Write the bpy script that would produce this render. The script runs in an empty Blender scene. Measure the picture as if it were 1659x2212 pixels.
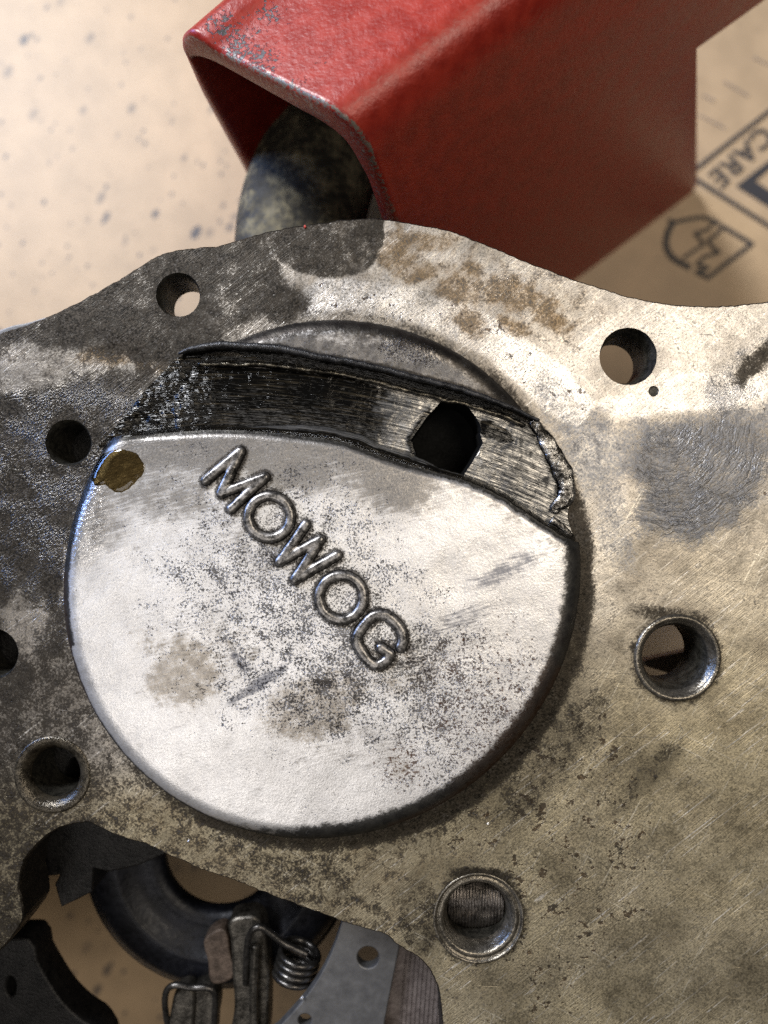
import bpy, math, random
import numpy as np
from mathutils import Vector
from mathutils.geometry import delaunay_2d_cdt

rng = np.random.default_rng(7); random.seed(7)
# ---------------------------------------------------------------- scale and camera
S = 0.00008            # one unit of the working drawing = 0.08 mm
F = 1628.0             # camera height above the plate face, in drawing units
CX, CY = 829.5, 1106.0 # drawing point straight below the camera
BOARD = -1672.0        # cardboard sheet lies this far below the plate face
ZO = -BOARD            # world z = 0 is the cardboard

scene = bpy.context.scene
cam_d = bpy.data.cameras.new('camera'); cam = bpy.data.objects.new('camera', cam_d)
scene.collection.objects.link(cam); scene.camera = cam
cam.location = (0, 0, (F + ZO) * S)
cam_d.sensor_fit = 'HORIZONTAL'; cam_d.sensor_width = 36.0
cam_d.lens = 18.0 * F / CX
cam_d.clip_start = 0.005; cam_d.clip_end = 50
cam_d.dof.use_dof = True; cam_d.dof.focus_distance = (F - 10) * S; cam_d.dof.aperture_fstop = 13.0

scene.view_settings.view_transform = 'Standard'
scene.view_settings.look = 'None'
scene.view_settings.exposure = 0.0
scene.view_settings.gamma = 1.0
scene.cycles.use_denoising = False
scene.cycles.sample_clamp_indirect = 3.0
scene.view_settings.use_curve_mapping = False

world = bpy.data.worlds.new('World'); scene.world = world; world.use_nodes = True
bg = world.node_tree.nodes['Background']
bg.inputs['Color'].default_value = (1.0, 0.90, 0.78, 1); bg.inputs['Strength'].default_value = 0.05

def lamp(name, loc, target, size, size_y, power, color):
    d = bpy.data.lights.new(name, 'AREA'); d.shape = 'RECTANGLE'; d.size = size; d.size_y = size_y
    d.energy = power; d.color = color
    o = bpy.data.objects.new(name, d); scene.collection.objects.link(o)
    o.location = loc
    o.rotation_euler = (Vector(target) - Vector(loc)).to_track_quat('-Z', 'Y').to_euler()
    return o
PZ = ZO * S
lamp('key_lamp', (-0.46, 0.52, PZ + 0.52), (0, 0, PZ), 0.20, 0.20, 10.5, (0.94, 0.96, 1.0))
lamp('window_light', (-1.0, 0.50, PZ + 0.26), (0, 0.02, PZ), 0.5, 0.25, 8.5, (0.22, 0.42, 1.0))
lamp('ceiling_lamp', (0.30, 0.13, PZ + 0.75), (0.02, 0, PZ), 0.30, 0.30, 2.6, (1.0, 0.89, 0.74))
lamp('added_fill_lamp', (-0.25, -0.27, PZ + 0.85), (0, 0, PZ), 0.36, 0.36, 1.3, (1.0, 0.95, 0.90))  # added soft fill that brightens the lower part of the cover

# ---------------------------------------------------------------- helpers: drawing to world
def W(px, py, z=0.0):
    """drawing point (as it appears from above) on the level z -> world metres"""
    k = (F - z) / F
    return ((px - CX) * k * S, (CY - py) * k * S, (z + ZO) * S)
def WA(P, z):
    P = np.asarray(P, float); z = np.broadcast_to(np.asarray(z, float), (len(P),))
    k = (F - z) / F
    return np.c_[(P[:, 0] - CX) * k * S, (CY - P[:, 1]) * k * S, (z + ZO) * S]

def catmull(pts, step=6.0, closed=False):
    P = np.asarray(pts, float); n = len(P); out = []
    rngi = range(n if closed else n - 1)
    for i in rngi:
        p1, p2 = P[i], P[(i + 1) % n]
        p0 = P[i - 1] if (i > 0 or closed) else 2 * p1 - p2
        p3 = P[(i + 2) % n] if (i + 2 < n or closed) else 2 * p2 - p1
        m = max(1, int(np.linalg.norm(p2 - p1) / step))
        for t in np.arange(m) / m:
            out.append(0.5 * (2 * p1 + (p2 - p0) * t + (2 * p0 - 5 * p1 + 4 * p2 - p3) * t * t + (3 * p1 - p0 - 3 * p2 + p3) * t ** 3))
    if not closed: out.append(P[-1])
    return np.array(out)
def circle(cx, cy, r, n=64):
    a = np.arange(n) * 2 * np.pi / n
    return np.c_[cx + r * np.cos(a), cy + r * np.sin(a)]
def inside(P, poly):
    x, y = P[:, 0], P[:, 1]; r = np.zeros(len(P), bool)
    a = np.asarray(poly); b = np.roll(a, -1, 0)
    for (x1, y1), (x2, y2) in zip(a, b):
        if y1 == y2: continue
        c = ((y1 > y) != (y2 > y)) & (x < (x2 - x1) * (y - y1) / (y2 - y1) + x1)
        r ^= c
    return r
def dist(P, line, closed=True, cut=1e9):
    a = np.asarray(line, float); b = np.roll(a, -1, 0)
    if not closed: a, b = a[:-1], b[:-1]
    d = np.full(len(P), 1e9)
    for p, q in zip(a, b):
        v = q - p; L = v @ v
        if L < 1e-9: continue
        t = np.clip(((P - p) @ v) / L, 0, 1)
        e = P - p - t[:, None] * v
        d = np.minimum(d, np.einsum('ij,ij->i', e, e))
    return np.sqrt(d)
# smooth value noise
_T = rng.random((256, 256))
def vnoise(x, y):
    xi = np.floor(x).astype(int); yi = np.floor(y).astype(int); u = x - xi; v = y - yi
    u = u * u * (3 - 2 * u); v = v * v * (3 - 2 * v)
    g = lambda a, b: _T[a % 256, b % 256]
    return (g(xi, yi) * (1 - u) + g(xi + 1, yi) * u) * (1 - v) + (g(xi, yi + 1) * (1 - u) + g(xi + 1, yi + 1) * u) * v
def fbm(P, size, oct=4, seed=0):
    s = np.zeros(len(P)); a = 0.5; t = 0; f = 1.0 / size
    for i in range(oct):
        s += a * vnoise(P[:, 0] * f + 13.7 * seed + 31 * i, P[:, 1] * f + 7.3 * seed + 17 * i); t += a; a *= 0.55; f *= 2.03
    return s / t
def sstep(a, b, x):
    t = np.clip((x - a) / (b - a), 0, 1); return t * t * (3 - 2 * t)
def blob(P, cx, cy, rx, ry=None, rot=0, soft=0.35, warp=0.35, seed=1, size=60):
    ry = rx if ry is None else ry; c, s = math.cos(math.radians(rot)), math.sin(math.radians(rot))
    dx, dy = P[:, 0] - cx, P[:, 1] - cy
    u = (dx * c + dy * s) / rx; v = (-dx * s + dy * c) / ry
    d = np.hypot(u, v) + warp * 2 * (fbm(P, size, 4, seed) - 0.5)
    return 1 - sstep(1 - soft, 1 + soft, d)
def patch(P, poly, soft=12, warp=14, seed=2, size=40):
    d = dist(P, poly); d = np.where(inside(P, poly), d, -d) + warp * 2 * (fbm(P, size, 4, seed) - 0.5)
    return sstep(-soft, soft, d)

# ---------------------------------------------------------------- helpers: objects
def link(o): scene.collection.objects.link(o); return o
def tag(o, label=None, cat=None, group=None, kind=None):
    if label: o['label'] = label
    if cat: o['category'] = cat
    if group: o['group'] = group
    if kind: o['kind'] = kind
    return o
def empty(name, loc, label, cat, group=None):
    o = link(bpy.data.objects.new(name, None)); o.location = loc; o.empty_display_size = 0.005
    return tag(o, label, cat, group)
def mesh(name, V, Fc, mat, parent=None, smooth=True, attrs=None):
    me = bpy.data.meshes.new(name); me.from_pydata([tuple(v) for v in np.asarray(V).tolist()], [], [tuple(f) for f in Fc]); me.update()
    for k, A in (attrs or {}).items():
        at = me.attributes.new(k, 'FLOAT_COLOR', 'POINT'); at.data.foreach_set('color', np.asarray(A, np.float32).ravel())
    me.polygons.foreach_set('use_smooth', [smooth] * len(me.polygons))
    me.materials.append(mat)
    o = link(bpy.data.objects.new(name, me))
    if parent:
        o.parent = parent; o.location = -parent.location
    return o
def join(parts):
    V, Fc, n = [], [], 0
    for v, f in parts:
        V.append(np.asarray(v, float)); Fc += [tuple(i + n for i in t) for t in f]; n += len(v)
    return np.vstack(V), Fc
def cdt(outline, holes=(), spacing=None, jitter=0.25, box=None):
    loops = [np.asarray(outline)] + [np.asarray(h) for h in holes]
    pts, edges = [], []
    for L in loops:
        n = len(pts); pts += [tuple(p) for p in L]; edges += [(n + i, n + (i + 1) % len(L)) for i in range(len(L))]
    if spacing:
        lo, hi = loops[0].min(0), loops[0].max(0)
        if box: lo, hi = np.maximum(lo, box[:2]), np.minimum(hi, box[2:])
        gx, gy = np.meshgrid(np.arange(lo[0], hi[0], spacing), np.arange(lo[1], hi[1], spacing))
        gx = gx + (np.arange(gx.shape[0]) % 2)[:, None] * spacing * .5
        G = np.c_[gx.ravel(), gy.ravel()] + rng.uniform(-jitter, jitter, (gx.size, 2)) * spacing
        G = G[inside(G, loops[0])]
        for h in loops[1:]: G = G[~inside(G, h)]
        for L in loops: G = G[dist(G, L) > spacing * .45]
        pts += [tuple(p) for p in G]
    v, e, f, *_ = delaunay_2d_cdt([Vector(p) for p in pts], edges, [], 0, 1e-4)
    V = np.array([tuple(p) for p in v]); T = np.array(f)
    c = V[T].mean(1); ok = inside(c, loops[0])
    for h in loops[1:]: ok &= ~inside(c, h)
    T = T[ok]
    a = V[T]; cr = (a[:, 1, 0] - a[:, 0, 0]) * (a[:, 2, 1] - a[:, 0, 1]) - (a[:, 1, 1] - a[:, 0, 1]) * (a[:, 2, 0] - a[:, 0, 0])
    T = T[np.abs(cr) > 1e-6]; cr = cr[np.abs(cr) > 1e-6]
    T[cr > 0] = T[cr > 0][:, ::-1]          # drawing y points down: flip so that normals point up
    used = np.unique(T); m = -np.ones(len(V), int); m[used] = np.arange(len(used))
    return V[used], m[T].tolist()
def strip(rings, closed=True):
    """rings: list of (n,3) arrays -> quads between them"""
    n = len(rings[0]); V = np.vstack(rings); Fc = []
    for r in range(len(rings) - 1):
        for i in range(n if closed else n - 1):
            j = (i + 1) % n
            Fc.append((r * n + i, r * n + j, (r + 1) * n + j, (r + 1) * n + i))
    return V, Fc
def lathe(cx, cy, prof, n=72):
    """prof: (radius, z) pairs; centre in plan units (drawing, at plate level)"""
    rings = []
    for r, z in prof:
        c = circle(cx, cy, max(r, 0.01), n)
        rings.append(np.c_[(c[:, 0] - CX) * S, (CY - c[:, 1]) * S, np.full(n, (z + ZO) * S)])
    return strip(rings)
def plan(P, z):
    """plan coordinates (no perspective) -> world"""
    P = np.asarray(P, float); z = np.broadcast_to(np.asarray(z, float), (len(P),))
    return np.c_[(P[:, 0] - CX) * S, (CY - P[:, 1]) * S, (z + ZO) * S]
def tube(path, rad, n=12, caps=True, flat=1.0, up=(0, 0, 1)):
    P = np.asarray(path, float); m = len(P); rad = np.broadcast_to(np.asarray(rad, float), (m,))
    T = np.gradient(P, axis=0); T /= np.linalg.norm(T, axis=1)[:, None]
    u = np.cross(T[0], up); u = u if np.linalg.norm(u) > 1e-6 else np.cross(T[0], (1, 0, 0)); rings = []
    a = np.arange(n) * 2 * np.pi / n
    for i in range(m):
        u = u - T[i] * (u @ T[i]); u /= np.linalg.norm(u); v = np.cross(T[i], u)
        rings.append(P[i] + rad[i] * (np.cos(a)[:, None] * u + flat * np.sin(a)[:, None] * v))
    V, Fc = strip(rings)
    if caps:
        Fc.append(tuple(range(n - 1, -1, -1))); Fc.append(tuple((m - 1) * n + i for i in range(n)))
    return V, Fc
def slab(poly, z0, z1, bevel=3.0, warp=0):
    """flat piece with thickness from a drawing outline seen at level z1 (top)"""
    k = (F - z1) / F; P = np.asarray(poly, float); Q = np.c_[CX + (P[:, 0] - CX) * k, CY + (P[:, 1] - CY) * k]
    return slab_plan(Q, z0, z1, bevel)
def normals2(P):
    T = np.roll(P, -1, 0) - np.roll(P, 1, 0); N = np.c_[T[:, 1], -T[:, 0]]
    N /= np.maximum(np.linalg.norm(N, axis=1), 1e-9)[:, None]
    area = 0.5 * np.sum(P[:, 0] * np.roll(P[:, 1], -1) - np.roll(P[:, 0], -1) * P[:, 1])
    return N if area > 0 else -N
def slab_plan(Q, z0, z1, bevel=3.0, holes=()):
    V0, F0 = cdt(Q, holes)
    parts = [(plan(V0, z1), F0), (plan(V0, z0), [t[::-1] for t in F0])]
    for L, s in [(np.asarray(Q), 1)] + [(np.asarray(h), -1) for h in holes]:
        N = normals2(L) * s
        rings = [plan(L, z1), plan(L + N * bevel * .7, z1 - bevel * .3), plan(L + N * bevel, z1 - bevel), plan(L + N * bevel, z0)]
        parts.append(strip(rings))
    return join(parts)

# ---------------------------------------------------------------- helpers: materials
class Mat:
    def __init__(s, name):
        s.m = bpy.data.materials.new(name); s.m.use_nodes = True; s.t = s.m.node_tree; s.t.nodes.clear()
        s.out = s.t.nodes.new('ShaderNodeOutputMaterial'); s.b = s.t.nodes.new('ShaderNodeBsdfPrincipled')
        s.t.links.new(s.b.outputs[0], s.out.inputs[0])
        tc = s.t.nodes.new('ShaderNodeTexCoord'); v = s.t.nodes.new('ShaderNodeVectorMath'); v.operation = 'SCALE'
        s.t.links.new(tc.outputs['Object'], v.inputs[0]); v.inputs['Scale'].default_value = 1 / S; s.P = v.outputs[0]
    def put(s, sock, val):
        if hasattr(val, 'is_output'): s.t.links.new(val, sock)
        elif isinstance(val, (tuple, list)): sock.default_value = tuple(val) + ((1,) if len(val) == 3 and sock.type == 'RGBA' else ())
        else: sock.default_value = val
    def set(s, **kw):
        for k, v in kw.items(): s.put(s.b.inputs[k.replace('_', ' ')], v)
        return s
    def math(s, op, a, b=0.0, c=None, clamp=False):
        n = s.t.nodes.new('ShaderNodeMath'); n.operation = op; n.use_clamp = clamp
        s.put(n.inputs[0], a); s.put(n.inputs[1], b)
        if c is not None: s.put(n.inputs[2], c)
        return n.outputs[0]
    def mul(s, a, b): return s.math('MULTIPLY', a, b)
    def add(s, a, b): return s.math('ADD', a, b)
    def step(s, x, a, b, lo=0.0, hi=1.0):
        n = s.t.nodes.new('ShaderNodeMapRange'); n.interpolation_type = 'SMOOTHSTEP'
        s.put(n.inputs['Value'], x); s.put(n.inputs['From Min'], a); s.put(n.inputs['From Max'], b)
        s.put(n.inputs['To Min'], lo); s.put(n.inputs['To Max'], hi); return n.outputs[0]
    def mix(s, f, a, b, blend='MIX'):
        n = s.t.nodes.new('ShaderNodeMix'); n.data_type = 'RGBA'; n.blend_type = blend
        s.put(n.inputs['Factor'], f); s.put(n.inputs[6], a); s.put(n.inputs[7], b); return n.outputs[2]
    def mapping(s, rot=0, scale=(1, 1, 1), loc=(0, 0, 0)):
        n = s.t.nodes.new('ShaderNodeMapping'); s.put(n.inputs['Vector'], s.P)
        n.inputs['Rotation'].default_value = (0, 0, math.radians(rot)); n.inputs['Location'].default_value = loc
        m = s.t.nodes.new('ShaderNodeVectorMath'); m.operation = 'MULTIPLY'; s.t.links.new(n.outputs[0], m.inputs[0]); m.inputs[1].default_value = scale
        return m.outputs[0]
    def noise(s, size, detail=3.0, rough=0.55, vec=None, dist=0.0):
        n = s.t.nodes.new('ShaderNodeTexNoise'); s.put(n.inputs['Vector'], s.P if vec is None else vec)
        n.inputs['Scale'].default_value = 1.0 / size; n.inputs['Detail'].default_value = detail
        n.inputs['Roughness'].default_value = rough; n.inputs['Distortion'].default_value = dist
        return n.outputs['Fac']
    def voro(s, size, vec=None, rnd=1.0):
        n = s.t.nodes.new('ShaderNodeTexVoronoi'); s.put(n.inputs['Vector'], s.P if vec is None else vec)
        n.inputs['Scale'].default_value = 1.0 / size; n.inputs['Randomness'].default_value = rnd
        return n.outputs['Distance'], n.outputs['Color']
    def sep(s, name):
        a = s.t.nodes.new('ShaderNodeAttribute'); a.attribute_name = name
        n = s.t.nodes.new('ShaderNodeSeparateColor'); s.t.links.new(a.outputs['Color'], n.inputs[0])
        return n.outputs[0], n.outputs[1], n.outputs[2], a.outputs['Alpha']
    def bump(s, h, px, strength=1.0, prev=None):
        n = s.t.nodes.new('ShaderNodeBump'); s.put(n.inputs['Height'], h); n.inputs['Distance'].default_value = px * S
        s.put(n.inputs['Strength'], strength)
        if prev is not None: s.t.links.new(prev, n.inputs['Normal'])
        return n.outputs[0]
    def split(s):
        n = s.t.nodes.new('ShaderNodeSeparateXYZ'); s.t.links.new(s.P, n.inputs[0]); return n.outputs

# ---------------------------------------------------------------- materials
def mat_plate():
    M = Mat('aged_alloy_plate')
    oil, bright, brown, yellow = M.sep('mask_a'); swirl, smear, pits, wet = M.sep('mask_b')
    f1, f2, f3 = M.noise(4.5, 4, 0.62), M.noise(26, 5, 0.62), M.noise(120, 5, 0.58)
    E1, E2, E3 = M.step(f1, .32, .68), M.step(f2, .30, .70), M.step(f3, .30, .70)
    brush = M.step(M.noise(1, 3, 0.65, M.mapping(-38, (1 / 75., 1 / 3.0, 1))), .28, .72)
    bstr = M.step(M.noise(140, 3, .5, M.mapping(0, (1, 1, 1), (500, 90, 0))), .35, .62)       # where the brushing still shows
    scr1 = M.step(M.noise(1, 1.5, 0.5, M.mapping(-38, (1 / 260., 1 / 4.5, 1), (40, 9, 0))), 0.64, 0.72)
    scr2 = M.step(M.noise(1, 1.5, 0.5, M.mapping(-62, (1 / 200., 1 / 4.0, 1), (7, 3, 0))), 0.64, 0.72)
    scr4 = M.step(M.noise(1, 1.5, 0.5, M.mapping(28, (1 / 170., 1 / 4.0, 1), (70, 33, 0))), 0.66, 0.74)
    scr3 = M.step(M.noise(1, 1, 0.5, M.mapping(1.5, (1 / 420., 1 / 4.0, 1), (17, 5, 0))), 0.73, 0.80)
    base = M.mix(bright, (0.50, 0.455, 0.395), (0.90, 0.87, 0.83))
    base = M.mix(yellow, base, (0.55, 0.475, 0.315))
    tone = M.add(M.mul(E1, 0.34), M.add(M.mul(E2, 0.36), 0.42))
    tone = M.add(tone, M.mul(M.mul(brush, bstr), 0.30))
    base = M.mix(1.0, base, tone, 'MULTIPLY')
    base = M.mix(1.0, base, M.mix(E3, (0.60, 0.59, 0.58), (1.12, 1.12, 1.12)), 'MULTIPLY')
    base = M.mix(M.mul(M.mul(scr1, M.add(M.mul(bstr, .8), .2)), 0.70), base, (0.92, 0.89, 0.84))
    base = M.mix(M.mul(M.mul(M.math('MAXIMUM', scr2, scr4), 0.52), M.step(f3, .42, .55)), base, (0.84, 0.79, 0.66))
    base = M.mix(M.mul(scr3, 0.42), base, (0.10, 0.09, 0.08))
    sm = M.step(M.add(smear, M.mul(M.math('SUBTRACT', M.add(M.mul(E2, .5), M.mul(E1, .5)), .5), .8)), .15, .85)
    base = M.mix(M.mul(sm, .9), base, M.mix(E1, (0.12, 0.122, 0.13), (0.27, 0.275, 0.29)))
    br = M.step(M.add(brown, M.mul(M.math('SUBTRACT', M.add(M.mul(E2, .5), M.add(M.mul(E1, .3), M.mul(brush, .2))), 0.5), 1.35)), 0.10, 1.05)
    base = M.mix(M.mul(br, 0.88), base, M.mix(M.add(M.mul(E1, .5), M.mul(E2, .5)), (0.26, 0.16, 0.058), (0.022, 0.016, 0.010)))
    sthr = M.step(pits, 0.0, 1.0, 0.76, 0.575)
    spot = M.step(M.add(M.mul(M.noise(15, 4, 0.62), 0.72), M.mul(M.noise(60, 3, .5), 0.28)), sthr, M.add(sthr, 0.03))
    fine = M.step(M.add(M.noise(4.2, 3, 0.65), M.mul(pits, 0.10)), 0.59, 0.66)
    base = M.mix(M.mul(spot, 0.85), base, M.mix(E2, (0.030, 0.026, 0.024), (0.095, 0.055, 0.028)))
    base = M.mix(M.mul(fine, 0.50), base, (0.05, 0.043, 0.037))
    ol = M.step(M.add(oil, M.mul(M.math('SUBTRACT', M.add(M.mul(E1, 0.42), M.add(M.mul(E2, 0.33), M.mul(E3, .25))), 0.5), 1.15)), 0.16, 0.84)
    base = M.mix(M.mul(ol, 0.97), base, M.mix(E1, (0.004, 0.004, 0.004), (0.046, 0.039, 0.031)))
    X, Y, Z = M.split()
    dx = M.add(X, -(1440 - CX)); dy = M.add(Y, -(CY - 900))
    rr = M.math('SQRT', M.add(M.mul(dx, dx), M.mul(dy, dy)))
    pol = M.t.nodes.new('ShaderNodeCombineXYZ'); wob = M.mul(M.noise(90, 3), 70.0)
    M.put(pol.inputs[0], M.mul(M.math('ARCTAN2', dy, dx), 2.2)); M.put(pol.inputs[1], M.mul(M.add(rr, wob), 0.16))
    rings = M.step(M.noise(1, 3, .65, pol.outputs[0]), .32, .68)
    sw = M.mul(M.step(M.add(swirl, M.mul(M.math('SUBTRACT', M.add(M.mul(E2, .5), M.mul(E1, .5)), .5), .9)), .15, .9), .8)
    base = M.mix(M.mul(sw, M.add(M.mul(rings, .75), .25)), base, M.mix(E1, (0.07, 0.07, 0.074), (0.21, 0.212, 0.22)))
    grain = M.noise(5.5, 2, 0.55, M.mapping(-25, (0.8, 1.3, 1)), 0.2)
    patchy = M.step(M.noise(70, 4, .6), .36, .66)
    wv = M.mul(wet, M.add(M.mul(patchy, .85), .15))
    h = M.add(M.mul(grain, M.add(M.mul(wv, 1.5), 0.12)), M.add(M.mul(M.mul(brush, bstr), 0.22), M.mul(f1, 0.35)))
    h = M.add(h, M.mul(M.mul(rings, swirl), 0.55))
    h = M.add(h, M.add(M.mul(spot, -0.5), M.mul(scr3, -0.4)))
    nrm = M.bump(h, 2.3, M.step(wv, 0.0, 0.4, 0.50, 0.9))
    rough = M.step(wv, 0.0, 0.8, 0.42, 0.15)
    rough = M.add(M.math('SUBTRACT', rough, M.mul(bright, .08)), M.mul(M.math('SUBTRACT', E1, 0.5), 0.14))
    rough = M.add(rough, M.mul(M.math('MAXIMUM', br, sm), .06))
    dirty = M.math('MAXIMUM', ol, M.math('MAXIMUM', M.mul(br, .8), M.math('MAXIMUM', spot, M.mul(sw, .7))))
    M.set(Base_Color=base, Roughness=rough, Normal=nrm, Metallic=M.math('MULTIPLY_ADD', wv, -0.5, 0.80), Specular_IOR_Level=M.step(M.math('SUBTRACT', dirty, wv), 0, 1, 0.55, 0.06))
    return M.m

def mat_cover():
    M = Mat('stamped_tinned_steel')
    stain, brown, speck, smear = M.sep('mask_a'); rust, edge, dust_shade, wet = M.sep('mask_b')
    f1, f2, f3 = M.noise(4.5, 3, 0.6), M.noise(22, 4, 0.6), M.noise(100, 4, 0.55)
    E1, E2, E3 = M.step(f1, .32, .68), M.step(f2, .30, .70), M.step(f3, .30, .70)
    base = M.mix(E3, (0.74, 0.72, 0.70), (0.90, 0.88, 0.86))
    base = M.mix(1.0, base, M.add(M.mul(E1, 0.20), M.add(M.mul(E2, .10), .76)), 'MULTIPLY')
    st = M.step(M.noise(1, 4, 0.65, M.mapping(-14, (1 / 45., 1 / 5., 1))), .28, .72)
    stn = M.step(M.add(stain, M.mul(M.math('SUBTRACT', M.add(M.mul(st, .4), M.add(M.mul(E2, .35), M.mul(E1, .25))), 0.5), 1.0)), 0.15, 0.90)
    base = M.mix(M.mul(stn, 0.85), base, M.mix(M.add(M.mul(E1, .5), M.mul(st, .5)), (0.045, 0.043, 0.042), (0.26, 0.235, 0.205)))
    bw = M.step(M.add(brown, M.mul(M.math('SUBTRACT', M.add(M.mul(E2, .4), M.add(M.mul(E1, .35), M.mul(st, .25))), .5), 1.3)), .22, 1.05)
    base = M.mix(M.mul(bw, .80), base, M.mix(M.add(M.mul(E1, .6), M.mul(st, .4)), (0.10, 0.08, 0.058), (0.44, 0.385, 0.31)))
    sv = M.step(M.add(smear, M.mul(M.math('SUBTRACT', M.add(M.mul(st, .6), M.mul(E2, .4)), .5), .8)), .15, .85)
    base = M.mix(M.mul(sv, .85), base, (0.15, 0.153, 0.175))
    sn = M.add(M.mul(M.noise(4.6, 4, 0.72), 0.70), M.mul(M.noise(36, 4, 0.62), 0.30))
    thr = M.step(speck, 0.0, 1.0, 0.65, 0.497)
    sp = M.step(sn, thr, M.add(thr, 0.03))
    base = M.mix(M.mul(sp, M.add(M.mul(E2, .22), .74)), base, M.mix(M.mul(rust, M.step(f2, 0.3, 0.6)), (0.026, 0.023, 0.022), (0.09, 0.044, 0.022)))
    rs = M.step(M.add(M.noise(9, 4, 0.65), M.mul(rust, 0.16)), 0.66, 0.73)
    base = M.mix(M.mul(rs, M.step(rust, 0.02, 0.3, 0.0, 0.85)), base, (0.09, 0.042, 0.022))
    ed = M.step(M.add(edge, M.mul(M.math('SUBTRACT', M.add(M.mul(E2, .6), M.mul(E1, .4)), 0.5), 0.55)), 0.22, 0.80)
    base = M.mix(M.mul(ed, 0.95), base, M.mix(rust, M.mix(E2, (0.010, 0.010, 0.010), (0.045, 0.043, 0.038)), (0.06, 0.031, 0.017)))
    ds = M.step(M.add(dust_shade, M.mul(M.math('SUBTRACT', M.add(M.mul(E1, .6), M.mul(E2, .4)), .5), 1.0)), 0.35, 0.85)
    base = M.mix(M.mul(ds, 0.85), base, (0.035, 0.031, 0.028))
    h = M.add(M.mul(f1, 0.5), M.add(M.mul(sp, -0.3), M.mul(M.mul(M.noise(7, 3, .6), wet), 1.6)))
    nrm = M.bump(h, 1.6, 0.7)
    nrm = M.bump(f3, 12.0, 0.22, nrm)
    rough = M.add(M.step(wet, 0, 1, 0.40, 0.22), M.add(M.mul(sp, 0.1), M.mul(M.math('SUBTRACT', E2, .5), .08)))
    M.set(Base_Color=base, Roughness=rough, Normal=nrm, Metallic=0.8, Specular_IOR_Level=M.step(M.math('MAXIMUM', ed, M.math('MAXIMUM', sp, M.math('MAXIMUM', ds, bw))), 0, 1, 0.5, 0.08))
    return M.m

def mat_letter():
    M = Mat('worn_shaded_lettering')
    hgt, _, _, _ = M.sep('mask_a')
    f1 = M.noise(5, 4, 0.65); f2 = M.noise(17, 3)
    b = M.mix(M.step(M.add(M.mul(f1, .5), M.mul(f2, .5)), 0.36, 0.66), (0.045, 0.043, 0.041), (0.38, 0.36, 0.34))
    b = M.mix(M.mul(M.step(M.add(hgt, M.mul(M.math('SUBTRACT', f1, .5), .5)), 0.88, 0.50), 0.88), b, (0.018, 0.016, 0.015))  # stroke sides blackened as painted shadow, tops stay bright metal
    M.set(Base_Color=b, Roughness=M.step(f2, .3, .7, .24, .42), Metallic=0.8, Normal=M.bump(f1, 0.9, 0.5))
    return M.m

def mat_groove():
    M = Mat('oily_scraped_steel')
    black, scr, wet, rim = M.sep('mask_a'); ang, along, _, _ = M.sep('mask_b')
    n = M.t.nodes.new('ShaderNodeCombineXYZ'); M.put(n.inputs[0], M.mul(along, 3.5)); M.put(n.inputs[1], M.mul(ang, 70.0))
    st = M.noise(1, 3, 0.65, n.outputs[0]); f1 = M.noise(6, 4, 0.65); f2 = M.noise(30, 4)
    n2 = M.t.nodes.new('ShaderNodeCombineXYZ'); M.put(n2.inputs[0], M.mul(along, 4.0)); M.put(n2.inputs[1], M.mul(ang, 46.0))
    st2 = M.noise(1, 3, 0.6, n2.outputs[0])
    bright = M.mix(M.step(st, 0.35, 0.7), (0.10, 0.098, 0.095), (0.60, 0.575, 0.53))
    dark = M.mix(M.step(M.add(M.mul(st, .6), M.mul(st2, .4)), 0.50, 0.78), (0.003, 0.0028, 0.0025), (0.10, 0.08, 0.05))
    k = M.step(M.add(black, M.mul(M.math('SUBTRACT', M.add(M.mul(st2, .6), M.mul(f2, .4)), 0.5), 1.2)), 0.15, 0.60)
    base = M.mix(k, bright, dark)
    base = M.mix(M.mul(M.step(M.noise(8, 4, .7), 0.60, 0.66), 0.75), base, (0.015, 0.015, 0.014))
    h = M.add(M.mul(st, 0.28), M.add(M.mul(M.mul(M.noise(34, 2, 0.5, None, .6), wet), 2.4), M.mul(M.mul(st2, wet), 1.6)))
    M.set(Base_Color=base, Roughness=M.step(k, 0, 1, 0.30, 0.10), Metallic=M.step(k, 0, 1, 0.9, 0.3), Normal=M.bump(h, 3.5, 0.9), Specular_IOR_Level=0.5)
    return M.m

def mat_simple(name, c1, c2, size, metallic=0.6, rough=0.4, bump=1.5, spots=None, lo=0.35, hi=0.65, spec=0.5):
    M = Mat(name); f = M.noise(size, 4, 0.62); g = M.noise(size * .22, 3, 0.6)
    b = M.mix(M.step(M.add(M.mul(f, .65), M.mul(g, .35)), lo, hi), c1, c2)
    if spots: b = M.mix(M.mul(M.step(M.noise(size * .5, 4, .65), 0.58, 0.66), 0.8), b, spots)
    M.set(Base_Color=b, Metallic=metallic, Roughness=M.step(g, 0.2, 0.8, rough * .8, rough * 1.25), Normal=M.bump(g, bump, 0.7), Specular_IOR_Level=spec)
    return M.m

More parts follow.
